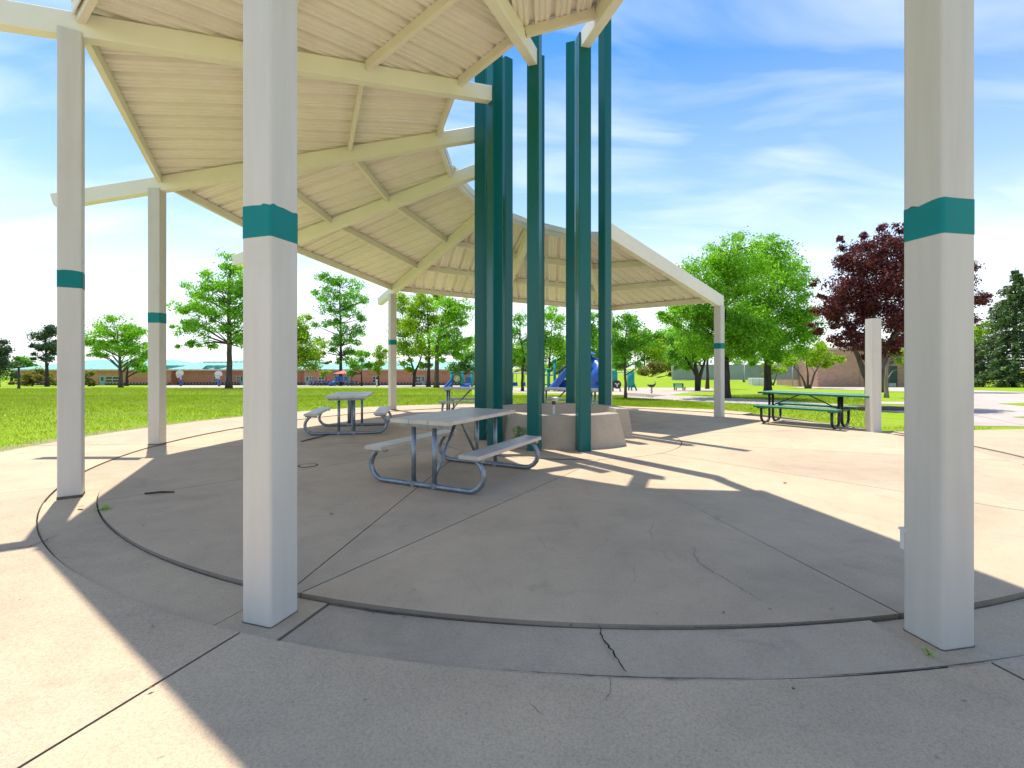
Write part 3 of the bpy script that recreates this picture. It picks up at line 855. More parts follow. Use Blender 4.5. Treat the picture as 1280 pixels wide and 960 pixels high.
# ------------------------------------------------------------------ small things on the paving
st = on_plaza(200, 616, 0.012)
tag(MB().tube([(st.x - 0.14, st.y - 0.03, 0.012), (st.x, st.y, 0.02), (st.x + 0.13, st.y + 0.035, 0.012)], [0.010, 0.012, 0.008], 6).build('stick', M_bark2), 'short dark stick lying on the paving left of the near post', 'stick')
dc = on_plaza(385, 582, 0.0)
cov = thing('access_cover', 'round access cover let into the paving near the left table', 'cover', (dc.x, dc.y, 0.0))
MB().lathe([(0.112, 0.0), (0.112, 0.005), (0.13, 0.005), (0.13, 0.0)], seg=32).build('rim', M_joint, cov)
MB().lathe([(0.0, 0.006), (0.108, 0.006), (0.112, 0.002)], seg=32).build('lid', M_slab, cov)
ch = MB(); a, b = on_plaza(377, 551.5, 0.02), on_plaza(414, 542, 0.02)
for k in range(34):
    t = k / 33; p = a.lerp(b, t); p.y += 0.03 * math.sin(t * 9); p.z = 0.016 + 0.02 * max(0, t - 0.8) * 5
    dd = (b - a).normalized(); sdv = Vector((-dd.y, dd.x, 0)) if k % 2 else Vector((0, 0, 1))
    loop = [p + dd * 0.020 * math.cos(q_) + sdv * 0.012 * math.sin(q_) for q_ in np.linspace(0, 2*math.pi, 9)]
    ch.tube(loop, 0.0045, 4, cap=False)
tag(ch.build('chain', M_dark), 'dark steel chain lying on the paving at the left table frame', 'chain')
def blade_leaf(m, c, size, yaw, up=0.3):
    d = Vector((math.cos(yaw), math.sin(yaw), 0)); s = Vector((-d.y, d.x, 0))
    m.add([c, c + d*size*0.5 + s*size*0.28 + Vector((0,0,up*size*0.4)), c + d*size + Vector((0,0,up*size*0.6)), c + d*size*0.5 - s*size*0.28 + Vector((0,0,up*size*0.4)), c + d*size*0.5 + Vector((0,0,up*size*0.25))],
          [(0, 4, 1), (4, 2, 1), (0, 3, 4), (4, 3, 2)])
M_dleaf = simple('dry_leaf', (0.20, 0.10, 0.04), (0.12, 0.06, 0.03), 20, 0.8)
for px, py, sz, lab in ((445, 546.5, 0.09, 'curled brown dry leaf lying under the left picnic table'), (98, 633, 0.10, 'dark dry leaf beside the foot of the left post'), (418, 642, 0.05, 'tiny dry leaf on the paving in front of the nearest table'), (904, 764, 0.028, 'tiny dark leaf scrap on the shaded paving left of the right post'), (993, 859, 0.03, 'small dark leaf scrap on the foreground paving'), (194, 858, 0.03, 'small dark leaf scrap on the paving at lower left'), (979, 604, 0.06, 'small dark leaf on the sunlit paving')):
    p = on_plaza(px, py, 0.006); m = MB(); blade_leaf(m, p, sz, px * 0.7, 0.25)
    tag(m.build('dry_leaf', M_dleaf), lab, 'leaf', 'dry leaves scattered on the paving')
def weed(px, py, n, size, h, lab, seed, flower=False, name='weed', z=-0.01):
    p = on_plaza(px, py, z); t = thing(name, lab, 'plant', p); r_ = rnd(seed); m = MB()
    sm_ = MB(); 
    for k in range(n):
        q_ = r_.uniform(0, 6.28); hh = h * r_.uniform(0.15, 1.0); o = Vector((math.cos(q_), math.sin(q_), 0)) * size * r_.uniform(0.1, 0.9) + Vector((0, 0, hh))
        blade_leaf(m, o, size * r_.uniform(0.6, 1.1), q_ + r_.uniform(-0.5, 0.5), r_.uniform(-0.3, 0.7))
        if k % 3 == 0: sm_.tube([(0, 0, 0), o * 0.6, o], 0.003, 4, cap=False)
    m.build('leaves', L_bright, t); sm_.build('stem', L_mid, t)
    if flower:
        for q_ in range(3):
            o = Vector((r_.uniform(-0.05, 0.1), -0.05, h * r_.uniform(0.7, 1.0)))
            MB().lathe([(0.0, 0.012), (0.02, 0.008), (0.012, -0.004), (0, -0.008)], o, 6).build('flower', M_white, t)
weed(1161, 818, 16, 0.022, 0.03, 'small green weed growing in the joint left of the right post', 3)
weed(127, 638, 14, 0.06, 0.05, 'small weed growing in the curved joint by the left post', 4)
weed(648, 560, 60, 0.10, 0.36, 'leafy green plant growing against the basin beside a teal column', 5, True, 'leafy_plant', 0)

# ------------------------------------------------------------------ trees
def np_mesh(name, V, F, mat, parent):
    me = bpy.data.meshes.new(name)
    me.vertices.add(len(V)); me.vertices.foreach_set('co', V.astype(np.float32).ravel())
    nf, k = F.shape
    me.loops.add(nf * k); me.loops.foreach_set('vertex_index', F.astype(np.int32).ravel())
    me.polygons.add(nf); me.polygons.foreach_set('loop_start', np.arange(0, nf * k, k, dtype=np.int32))
    me.polygons.foreach_set('loop_total', np.full(nf, k, dtype=np.int32))
    me.materials.append(mat); me.update(calc_edges=True); me.validate()
    o = bpy.data.objects.new(name, me); COL.objects.link(o)
    if parent is not None: o.parent = parent
    return o
def leaf_quads(C, size, g, up=0.5, aspect=0.55, out=None):
    n = len(C)
    N = g.normal(size=(n, 3))
    if out is not None: N = N * 0.62 + out * 0.95; up = 0.25; N[:, 2] += up
    else: N[:, 2] = np.abs(N[:, 2]) + up
    N /= np.linalg.norm(N, axis=1, keepdims=True)
    T = g.normal(size=(n, 3)); T -= N * (T * N).sum(1, keepdims=True); T /= np.linalg.norm(T, axis=1, keepdims=True)
    B = np.cross(N, T); s = size * g.uniform(0.65, 1.35, (n, 1))
    V = np.stack([C - T*s*0.5, C + B*s*aspect*0.5 + N*s*0.06, C + T*s*0.5, C - B*s*aspect*0.5 + N*s*0.06], 1).reshape(-1, 3)
    return V, np.arange(4*n).reshape(-1, 4)
def tree(name, label, base, blobs, leaf, trunks=None, tw=5.0, lp=3.2, dens=1.0, bark=None, seed=1, clump=1.0, group=None, depth=None, cat='tree', spread=0.26, depthk=0.85, limb=1.0):
    """base: foot pixel; blobs: crown ellipsoids (x, y, rx, ry) in pixels at the tree's own distance"""
    g = np.random.default_rng(seed); r_ = rnd(seed)
    p = at(*base) if depth is None else Vector(((base[0]-640)/FPX*depth, depth, gz(0, depth)))
    Y = p.y; sc = Y / FPX
    t = thing(name, label, cat, p, 0, group)
    def loc(px, py, dy=0.0): return Vector(((px-640)*sc - p.x, dy, H - (py-HORIZ)*sc - p.z))
    centers, leaves, outs = [], [], []
    for (bx, by, rx, ry) in blobs:
        area = math.pi * rx * ry
        nc = max(5, int(area / 85.0 * clump)); nl = area / (lp*lp*0.34) * 4.8 * dens / nc
        dyc = g.uniform(-0.25, 0.25) * rx * sc
        for k in range(nc):
            v = g.normal(size=3); v /= np.linalg.norm(v); v *= g.uniform(0.3, 1.0) ** 0.5
            c = np.array(loc(bx + v[0]*rx*0.86, by - v[2]*ry*0.86, dyc + v[1]*rx*sc*depthk))
            sg = spread * 1.9 * min(rx, ry) * sc * g.uniform(0.5, 1.25)
            sg = min(sg, 12.0 * sc * g.uniform(0.6, 1.1))
            m_ = max(4, int(nl * g.uniform(0.5, 1.5)))
            d_ = g.normal(size=(m_, 3)); d_ /= np.linalg.norm(d_, axis=1, keepdims=True)
            rad_ = sg * np.where(g.random((m_, 1)) < 0.30, g.uniform(0.9, 1.75, (m_, 1)), g.uniform(0.25, 1.05, (m_, 1)) ** 0.6)
            q_ = d_ * rad_ * np.array([1.12, 1.12, 0.8])
            centers.append((c, (bx, by))); leaves.append(c + q_); outs.append(d_)
    C = np.concatenate(leaves)
    V, F = leaf_quads(C, lp * sc, g, out=np.concatenate(outs))
    np_mesh('crown', V, F, leaf, t)
    # trunk and limbs
    bark = bark or M_bark
    trunks = trunks or [[base, (base[0] + r_.uniform(-1, 1), min(b[1] for b in blobs))]]
    nodes = []
    for tk in trunks:
        pts = []
        for a, b in zip(tk, tk[1:]):
            for k in range(5):
                u = k / 5; pts.append(loc(a[0]+(b[0]-a[0])*u + (r_.uniform(-0.5, 0.5) if k else 0), a[1]+(b[1]-a[1])*u, 0))
        pts.append(loc(*tk[-1])); pts[0].z = -0.1
        n = len(pts); w = tw * sc / 2
        radii = [w * (1 - 0.78 * k / (n-1)) * (1.35 if k == 0 else 1.0) for k in range(n)]
        MB().tube(pts, radii, 8).build('trunk', bark, t)
        nodes += [(q_, radii[k]) for k, q_ in enumerate(pts) if k > n * 0.25]
    m = MB()
    pick = centers if len(centers) < 60 else [centers[k] for k in sorted(r_.sample(range(len(centers)), 60))]
    for c, _ in pick:
        c = Vector(c)
        cand = [nd for nd in nodes if nd[0].z < c.z + 0.1] or nodes[:2]
        q_, rr = min(cand, key=lambda nd: (nd[0] - c).length + 0.6 * abs((c.z - nd[0].z) - 0.7 * math.hypot(c.x - nd[0].x, c.y - nd[0].y)))
        midp = q_.lerp(c, 0.5) + Vector((r_.uniform(-1, 1), r_.uniform(-1, 1), r_.uniform(-0.2, 0.9))) * (c - q_).length * 0.12
        m.tube([q_, q_.lerp(midp, 0.5) , midp, midp.lerp(c, 0.6), c], [min(rr*0.5, 0.95*sc)*limb, min(rr*.4, 0.7*sc)*limb, 0.5*sc*limb, 0.32*sc*limb, 0.15*sc], 5, cap=False)
    if m.v: m.build('branches', bark, t)
    return t

tree('pine_tree', 'dark pine tree at the far left edge of the photo', (-3, 483.5), [(0, 437, 9, 18), (-6, 455, 15, 14), (-4, 470, 16, 8)], L_pine, [[(-3, 483.5), (-2, 420)]], 4, 2.4, 1.4, M_bark2, 11)
tree('pine_tree', 'tall dark pine with bare lower trunk left of the beige post', (59, 483.2), [(52, 420, 15, 12), (64, 414, 11, 9), (46, 432, 11, 7), (68, 432, 12, 9), (56, 436, 13, 8), (48, 446, 11, 5), (68, 447, 11, 6)], L_pine, [[(59, 483.2), (58, 445), (57, 410)]], 4.2, 2.3, 1.25, M_bark2, 12, spread=0.3)
for k, (bx, by, bl, lf) in enumerate(((14, 480.9, [(14, 462, 14, 14), (22, 452, 12, 10)], L_blue), (34, 480.8, [(33, 456, 13, 12), (40, 464, 10, 10)], L_mid))):
    tree('distant_tree', ('hazy rounded tree behind the far left pine', 'rounded green tree rising over the left end of the school roof')[k], (bx, by), bl, lf, None, 3, 2.4, 1.3, M_bark2, 20 + k)
tree('shrub', 'low yellow green shrubs below the tall left pine', (40, 482.8), [(30, 472, 12, 9), (50, 471, 16, 9), (68, 474, 8, 8), (18, 477, 8, 4)], L_olive, [[(40, 482.8), (42, 472)]], 2, 2.2, 1.5, M_bark2, 23, cat='shrub')
tree('shrub', 'upright dark green shrub right of the left beige post', (111, 483), [(110, 472, 6, 11), (116, 476, 5, 6)], L_olive, [[(111, 483), (111, 468)]], 2, 2.2, 1.5, M_bark2, 24, cat='shrub')
tree('shade_tree', 'round bright green tree in front of the school window at left', (151, 484.3), [(146, 411, 26, 16), (122, 424, 15, 16), (172, 426, 16, 16), (146, 434, 34, 14), (118, 444, 13, 8), (176, 444, 14, 9)], L_bright, [[(151, 484.3), (150, 455), (146, 412)]], 5, 2.6, 0.9, M_bark, 25)
tree('shade_tree', 'small green tree just behind the round tree at left', (158, 482.6), [(163, 461, 17, 11), (172, 456, 10, 8)], L_mid, [[(158, 482.6), (160, 456)]], 4, 2.4, 1.3, M_bark2, 26)
tree('shade_tree', 'tall spreading green tree with mulch ring between beige posts', (286, 486), [(287, 328, 20, 16), (266, 350, 22, 14), (300, 352, 26, 22), (246, 362, 20, 12), (230, 384, 24, 12), (272, 384, 36, 18), (318, 390, 28, 30), (252, 408, 26, 13), (222, 410, 14, 8), (292, 414, 22, 14), (232, 430, 16, 6), (258, 432, 14, 6), (316, 430, 22, 12)], L_bright, [[(286, 486), (287, 430), (286, 380), (288, 330)]], 7.5, 3.0, 0.85, M_bark, 27, spread=0.30)
tree('shade_tree', 'dense yellow green tree half hidden behind the near left post', (368, 482.6), [(376, 408, 14, 22), (380, 432, 20, 20), (384, 452, 20, 14), (362, 430, 18, 34)], L_yellow, [[(368, 482.6), (370, 420)]], 5, 2.8, 1.3, M_bark2, 28)
tree('locust_tree', 'tall airy feathery tree with dark straight trunk left of the third post', (426, 482), [(414, 348, 20, 9), (432, 356, 22, 10), (406, 368, 22, 10), (440, 374, 24, 10), (420, 386, 28, 9), (446, 396, 18, 8), (408, 404, 24, 8), (438, 412, 26, 9), (424, 426, 30, 8), (404, 438, 18, 6), (444, 440, 20, 7), (428, 450, 16, 5)], L_mid, [[(426, 482), (426, 420), (424, 345)]], 4.6, 2.4, 0.75, M_bark2, 29, spread=0.36, clump=1.5)
tree('young_tree', 'small round green tree right of the tall airy tree', (452, 482.6), [(452, 442, 10, 10), (450, 458, 15, 11), (444, 466, 10, 6)], L_mid, [[(452, 482.6), (452, 445)]], 2.4, 2.4, 1.2, M_bark2, 30)
tree('young_tree', 'small yellow green tree just left of the third post', (473, 482.4), [(475, 440, 8, 8), (476, 454, 13, 11), (470, 464, 10, 6)], L_yellow, [[(473, 482.4), (474, 440)]], 2.4, 2.4, 1.2, M_bark2, 31)
tree('young_tree', 'tiny bright yellow sapling in front of the school wall', (408, 481.6), [(408, 467.5, 6, 4.5)], L_yellow, None, 1.2, 1.8, 1.5, M_bark2, 32)
tree('shade_tree', 'slender forked tree directly right of the third post', (517, 483.2), [(504, 408, 17, 20), (512, 438, 18, 16), (500, 380, 14, 14), (520, 456, 20, 9)], L_yellow, [[(517, 483.2), (517, 462), (509, 440), (503, 395)], [(517, 470), (526, 448), (530, 430)]], 3.2, 2.6, 0.95, M_bark2, 33)
tree('shade_tree', 'dark trunked yellow green tree behind the slender forked tree', (535.5, 483.5), [(530, 380, 22, 16), (522, 406, 22, 18), (545, 372, 20, 10), (536, 432, 24, 16), (554, 400, 18, 16), (530, 455, 18, 8)], L_yellow, [[(535.5, 483.5), (536, 440), (534, 385)]], 5, 2.8, 1.1, M_bark2, 34)
tree('shade_tree', 'thick grey trunked green tree left of the teal columns', (545.5, 484.6), [(556, 384, 22, 16), (572, 400, 16, 16), (556, 424, 26, 18), (578, 428, 14, 16), (562, 448, 24, 9), (584, 380, 10, 8)], L_bright, [[(545.5, 484.6), (546, 440), (552, 400), (566, 372)]], 6.5, 2.8, 0.95, M_bark, 35)
tree('shade_tree', 'shaded green tree behind the round playground panel', (577, 481.8), [(574, 455, 14, 14), (590, 452, 14, 14), (580, 440, 16, 10)], L_blue, [[(577, 481.8), (577, 450)]], 4, 2.6, 1.2, M_bark2, 36)
tree('shade_tree', 'thin dark crooked tree between the left and middle teal columns', (653, 489), [(650, 398, 9, 12), (644, 418, 12, 12), (658, 420, 10, 14), (640, 440, 14, 9), (660, 440, 12, 8), (646, 452, 12, 6)], L_mid, [[(653, 489), (653, 465), (656, 448), (650, 425), (650, 395)]], 4, 2.6, 0.7, M_bark2, 37, spread=0.36)
tree('shade_tree', 'yellow green tree behind the playground slide between columns', (686, 487.5), [(690, 396, 18, 14), (696, 420, 20, 18), (682, 434, 17, 15), (704, 444, 18, 13), (690, 458, 18, 8), (676, 412, 12, 14)], L_bright, [[(686, 487.5), (687, 450), (690, 405)]], 3, 2.6, 1.0, M_bark2, 38)
tree('shade_tree', 'green tree right behind the pair of middle teal columns', (728, 484.6), [(728, 408, 17, 17), (744, 426, 16, 20), (726, 446, 16, 14), (744, 400, 14, 12), (746, 450, 12, 10)], L_mid, [[(728, 484.6), (730, 420)]], 4, 2.6, 1.1, M_bark2, 39)
tree('shade_tree', 'small dark green tree on the strip of lawn right of the columns', (782, 498.6), [(782, 404, 22, 15), (768, 424, 17, 17), (798, 422, 18, 18), (782, 440, 24, 15), (774, 456, 13, 7), (797, 454, 12, 7)], L_mid, [[(782, 498.6), (781.5, 450), (783, 405)]], 4, 3.0, 0.95, M_bark, 40)
for k, (bx, by, bl, lf, lab) in enumerate((
        (606, 481.2, [(602, 436, 18, 26), (618, 450, 16, 18)], L_bright, 'green tree behind the left group of teal columns'),
        (640, 480.8, [(636, 446, 20, 18), (654, 454, 16, 14)], L_yellow, 'pale yellow green tree behind the swing frame'),
        (668, 480.6, [(668, 444, 20, 20), (676, 456, 14, 10)], L_blue, 'green tree behind the middle teal column'),
        (712, 480.6, [(712, 442, 20, 20), (700, 456, 14, 12)], L_bright, 'green tree rising behind the blue slide'),
        (758, 480.4, [(756, 430, 22, 30), (770, 450, 18, 16)], L_bright, 'green tree behind the right teal column'),
        (806, 480.8, [(808, 430, 20, 24), (824, 446, 18, 18)], L_yellow, 'yellow green tree beyond the grass bank'),
        (842, 480.4, [(840, 432, 26, 26), (856, 450, 20, 14)], L_bright, 'light green tree behind the olive shrubs'))):
    tree('distant_tree', lab, (bx, by), bl, lf, None, 3.2, 2.6, 1.3, M_bark2, 50 + k)
tree('shrub', 'tan and olive shrub mass at the far side of the playground', (812, 482.2), [(808, 459, 14, 10), (822, 462, 14, 10), (836, 466, 14, 8)], L_olive, [[(806, 482), (808, 462)]], 3.0, 2.2, 1.1, M_bark, 60, cat='shrub')
tree('shade_tree', 'low branching tree with many stems beside the teal bench', (872, 488.6), [(856, 420, 24, 16), (838, 436, 22, 14), (864, 444, 28, 16), (884, 432, 20, 18), (848, 456, 20, 8), (820, 424, 14, 10)], L_mid, [[(872, 488.6), (872, 472), (860, 452), (846, 430)], [(872, 478), (880, 455), (886, 435)], [(872, 474), (868, 450), (862, 425)]], 5.5, 3.0, 1.1, M_bark2, 61)
tree('shade_tree', 'green tree behind the many stemmed tree left of the far beige post', (884, 486.2), [(884, 400, 20, 16), (888, 440, 16, 10)], L_mid, [[(884, 486.2), (885, 410)]], 4.5, 3.0, 1.1, M_bark2, 62)
tree('large_shade_tree', 'large dense green tree behind the far right beige post', (908, 497.6), [(916, 318, 40, 26), (886, 342, 34, 26), (932, 345, 40, 34), (862, 372, 30, 22), (900, 382, 44, 30), (858, 400, 28, 16), (926, 408, 36, 26), (890, 420, 34, 20), (914, 440, 30, 16), (868, 428, 28, 18), (936, 420, 34, 28), (838, 392, 22, 16)], L_bright, [[(908, 497.6), (907, 450), (905, 400), (912, 320)]], 11, 3.0, 1.05, M_bark2, 63)
tree('large_shade_tree', 'large dense green tree left of the purple tree', (960, 493.4), [(966, 316, 30, 24), (988, 344, 28, 30), (958, 356, 38, 32), (1000, 384, 22, 24), (966, 398, 40, 30), (940, 425, 28, 20), (978, 430, 36, 22), (952, 448, 28, 12), (996, 408, 28, 26), (930, 400, 34, 28)], L_bright, [[(960, 493.4), (959, 445), (960, 390), (968, 325)]], 10, 3.0, 1.05, M_bark2, 64)
tree('ornamental_tree', 'small yellow green tree with several bare stems before the brick wall', (1010, 485.6), [(1008, 436, 26, 12), (992, 450, 22, 10), (1030, 446, 22, 11), (1048, 450, 12, 7), (1012, 456, 28, 7)], L_yellow, [[(1008, 485.6), (1003, 472), (994, 460)], [(1010, 485.6), (1010, 470), (1008, 450)], [(1012, 485.6), (1017, 470), (1026, 452)]], 3.4, 2.8, 0.95, M_bark, 65)
tree('ornamental_tree', 'pale little many stemmed tree by the tennis fence', (966, 483.6), [(962, 462, 18, 8), (976, 466, 12, 6)], L_yellow, [[(966, 483.6), (962, 468)], [(966, 483.6), (971, 466)]], 2.6, 2.6, 0.9, M_bark, 66)
tree('purple_tree', 'dark purple leaved tree behind the lone short beige post', (1090, 509.5), [(1096, 312, 28, 22), (1066, 330, 22, 22), (1116, 322, 26, 24), (1050, 362, 26, 20), (1090, 352, 38, 28), (1132, 350, 32, 28), (1036, 392, 18, 10), (1064, 396, 30, 18), (1104, 396, 36, 22), (1030, 412, 20, 7), (1078, 424, 32, 14), (1052, 318, 8, 12), (1128, 300, 16, 12), (1124, 424, 26, 12), (1160, 372, 24, 24), (1062, 428, 28, 14), (1096, 438, 28, 12), (1040, 388, 20, 14), (1112, 372, 34, 26), (1072, 372, 30, 20), (1052, 302, 5, 10), (1080, 292, 6, 9), (1104, 286, 7, 8), (1126, 284, 8, 10), (1020, 352, 9, 5), (1026, 372, 10, 5), (1018, 404, 9, 4)], L_purple, [[(1089, 509.5), (1088, 480), (1090, 455), (1092, 400), (1096, 330)], [(1088, 484), (1076, 455), (1064, 425), (1050, 380)], [(1090, 470), (1106, 440), (1124, 405), (1140, 360)]], 8.5, 3.1, 0.92, M_bark, 67, spread=0.28)
tree('purple_tree', 'second purple leaved tree mostly hidden behind the near right post', (1101, 490.5), [(1150, 330, 30, 26), (1180, 362, 34, 26), (1206, 372, 26, 16), (1152, 402, 34, 22), (1216, 346, 14, 16), (1190, 404, 26, 14), (1130, 420, 26, 14), (1226, 372, 10, 9)], L_purple, [[(1101, 490.5), (1101, 465), (1112, 440), (1136, 412), (1160, 360)], [(1101, 462), (1118, 425), (1140, 380)], [(1104, 460), (1128, 442), (1160, 415), (1195, 380)]], 7, 3.1, 0.9, M_bark, 68, spread=0.28)
tree('young_tree', 'young tree with thin pale trunk in front of the dark green door', (1108, 497.2), [(1122, 440, 12, 10), (1130, 450, 12, 10), (1112, 432, 10, 7)], L_yellow, [[(1108, 497.2), (1108, 462), (1114, 436)]], 5, 3.2, 1.0, M_bark3, 69)
tree('shade_tree', 'bright lime tree showing between the right post and the spruce', (1226, 482.4), [(1226, 410, 14, 12), (1222, 428, 14, 14)], L_yellow, [[(1226, 482.4), (1226, 412)]], 4, 3.0, 1.1, M_bark2, 70)
for k, (bx, by, bl, lab) in enumerate(((1130, 481.2, [(1130, 440, 26, 18), (1160, 430, 26, 22)], 'green tree above the brick building roof'), (1195, 481, [(1195, 440, 30, 20)], 'green tree hidden behind the near right post'), (930, 480.8, [(930, 452, 20, 8)], 'far green tree beyond the tennis fence'), (1005, 480.6, [(1005, 448, 22, 10)], 'far green tree beyond the small yellow green tree'))):
    tree('distant_tree', lab, (bx, by), bl, L_mid, None, 3.5, 2.8, 1.2, M_bark2, 75 + k)
tree('distant_tree', 'bluish wooded rise far behind the school roof', (405, 480.2), [(396, 453, 12, 3), (414, 453, 14, 4)], L_blue, None, 1.5, 2.0, 1.4, M_bark2, 80)

def spruce(label, base, top, hw, seed):
    g = np.random.default_rng(seed); r_ = rnd(seed)
    p = at(*base); sc = p.y / FPX; t = thing('spruce_tree', label, 'tree', p)
    Ht = (base[1] - top) * sc; wmax = hw * sc
    br = MB(); C = []
    z = 0.06 * Ht
    while z < Ht * 0.985:
        f = z / Ht; Rr = wmax * (1 - f) ** 0.85 * (1.0 if f > 0.12 else 0.85)
        nb = 11 if f < 0.8 else 7
        for k in range(nb):
            a = r_.uniform(0, 6.283); Lb = max(0.25, Rr * r_.uniform(0.6, 1.12)); dr = -0.28 if f < 0.5 else 0.05
            tip = np.array([math.cos(a)*Lb, math.sin(a)*Lb, z + dr*Lb + r_.uniform(-0.1, 0.1)*Lb]); root = np.array([0, 0, z])
            br.tube([root, (root + tip)/2 + np.array([0, 0, 0.06*Lb]), tip], [0.05, 0.035, 0.012], 4, cap=False)
            nn = int(40 + 110 * Lb / wmax)
            u = g.uniform(0.18, 1.05, nn) ** 0.8
            q_ = root + (tip - root) * u[:, None]
            side = np.array([-math.sin(a), math.cos(a), 0])
            q_ = q_ + side * (g.normal(size=nn) * 0.14 * Lb * (1.2 - u))[:, None]
            q_[:, 2] += 0.06*Lb*np.sin(np.pi*np.clip(u, 0, 1)) - np.abs(g.normal(size=nn)) * 0.30
            C.append(q_)
        z += Ht * 0.028 * r_.uniform(0.8, 1.2)
    V, F = leaf_quads(np.concatenate(C), 3.4 * sc, g, 0.9, 0.4)
    np_mesh('crown', V, F, L_spruce, t)
    MB().tube([(0, 0, -0.1), (0, 0, Ht*0.5), (0, 0, Ht)], [0.38, 0.2, 0.02], 8).build('trunk', M_bark2, t)
    br.build('branches', M_bark2, t)
spruce('blue green spruce at the right edge of the photo', (1269, 484.2), 334, 60, 90)

mulch_c = at(286, 487.5)
for nm, c, rx, ry, lab in (('mulch_ring', mulch_c, 3.4, 4.6, 'brown bark mulch ring under the tall spreading tree'), ('mulch_ring', at(1088, 510), 1.3, 1.0, 'reddish mulch ring at the foot of the purple tree'), ('mulch_bed', at(842, 482.6), 5.0, 5.0, 'dark mulch bed below the olive shrubs')):
    r_ = rnd(int(c.x * 10) % 97)
    tag(sheet(nm, [(c.x + rx*math.cos(q_)*r_.uniform(0.85, 1.1), c.y + ry*math.sin(q_)*r_.uniform(0.85, 1.1)) for q_ in np.linspace(0, 6.283, 22)[:-1]], M_mulch, 0.03), lab, kind='structure')

# grass blades, one object, only where single blades can show
def grass():
    g = np.random.default_rng(4)
    pts = []
    def scatter(n, x0, x1, y0, y1):
        y = g.uniform(y0, y1, n); x = g.uniform(x0, x1, n); return np.stack([x, y], 1)
    P = np.concatenate([scatter(190000, -26, -0.5, 6.0, 24), scatter(45000, -1, 7, 16.5, 24), scatter(60000, 4, 15, 8.5, 24), scatter(90000, -48, -1, 22, 46)])
    dx, dy = P[:, 0] - CX, P[:, 1] - CY
    rr = np.hypot(dx, dy); aa = np.degrees(np.arctan2(dx, -dy))
    lim = np.array([outline(a) for a in aa])
    px = 640 + FPX * P[:, 0] / P[:, 1]; zz = LAWN - SLOPE * np.maximum(0, P[:, 1] - CREST)
    py = HORIZ + (H - zz) / P[:, 1] * FPX
    keep = (rr > lim + 0.02) & ((rr > lim + 0.75 * g.random(len(P)) ** 1.5 * np.where(aa < 0, 1.0, 0.3))) & (px > -120) & (px < 1330)
    ppx = np.array([780, 850, 950, 1050, 1131, 1215, 1300.]); up_ = np.interp(px, ppx, [490.5, 494.5, 499, 505.5, 509, 514.5, 520]); lo_ = np.interp(px, ppx, [497.5, 501.5, 506, 511.5, 516.5, 533, 535])
    keep &= ~((px > 780) & (py > up_) & (py < lo_))
    keep &= ~((px > 590) & (px < 900) & (py < 495)); keep &= ~((px > 1100) & (py < 534) & (py > 501)); keep &= ~(px > 1240)
    P, zz = P[keep], zz[keep]; n = len(P)
    far = np.clip(P[:, 1] / 12, 0.8, 3.0)[:, None]
    B = np.stack([P[:, 0], P[:, 1], zz], 1)
    a = g.uniform(0, 6.283, n); hgt = g.uniform(0.025, 0.065, n)[:, None] * np.sqrt(far)
    w = np.stack([np.cos(a), np.sin(a), np.zeros(n)], 1) * 0.006 * far
    ln = np.stack([g.normal(size=n)*0.025, g.normal(size=n)*0.025, np.zeros(n)], 1) * np.sqrt(far)
    V = np.stack([B - w, B + w, B + ln + np.array([0, 0, 1.0]) * hgt], 1).reshape(-1, 3)
    o = np_mesh('grass', V, np.arange(3*n).reshape(-1, 3), L_grass, None)
    tag(o, 'short bright green grass blades of the lawn near the plaza', 'grass', kind='stuff')
grass()

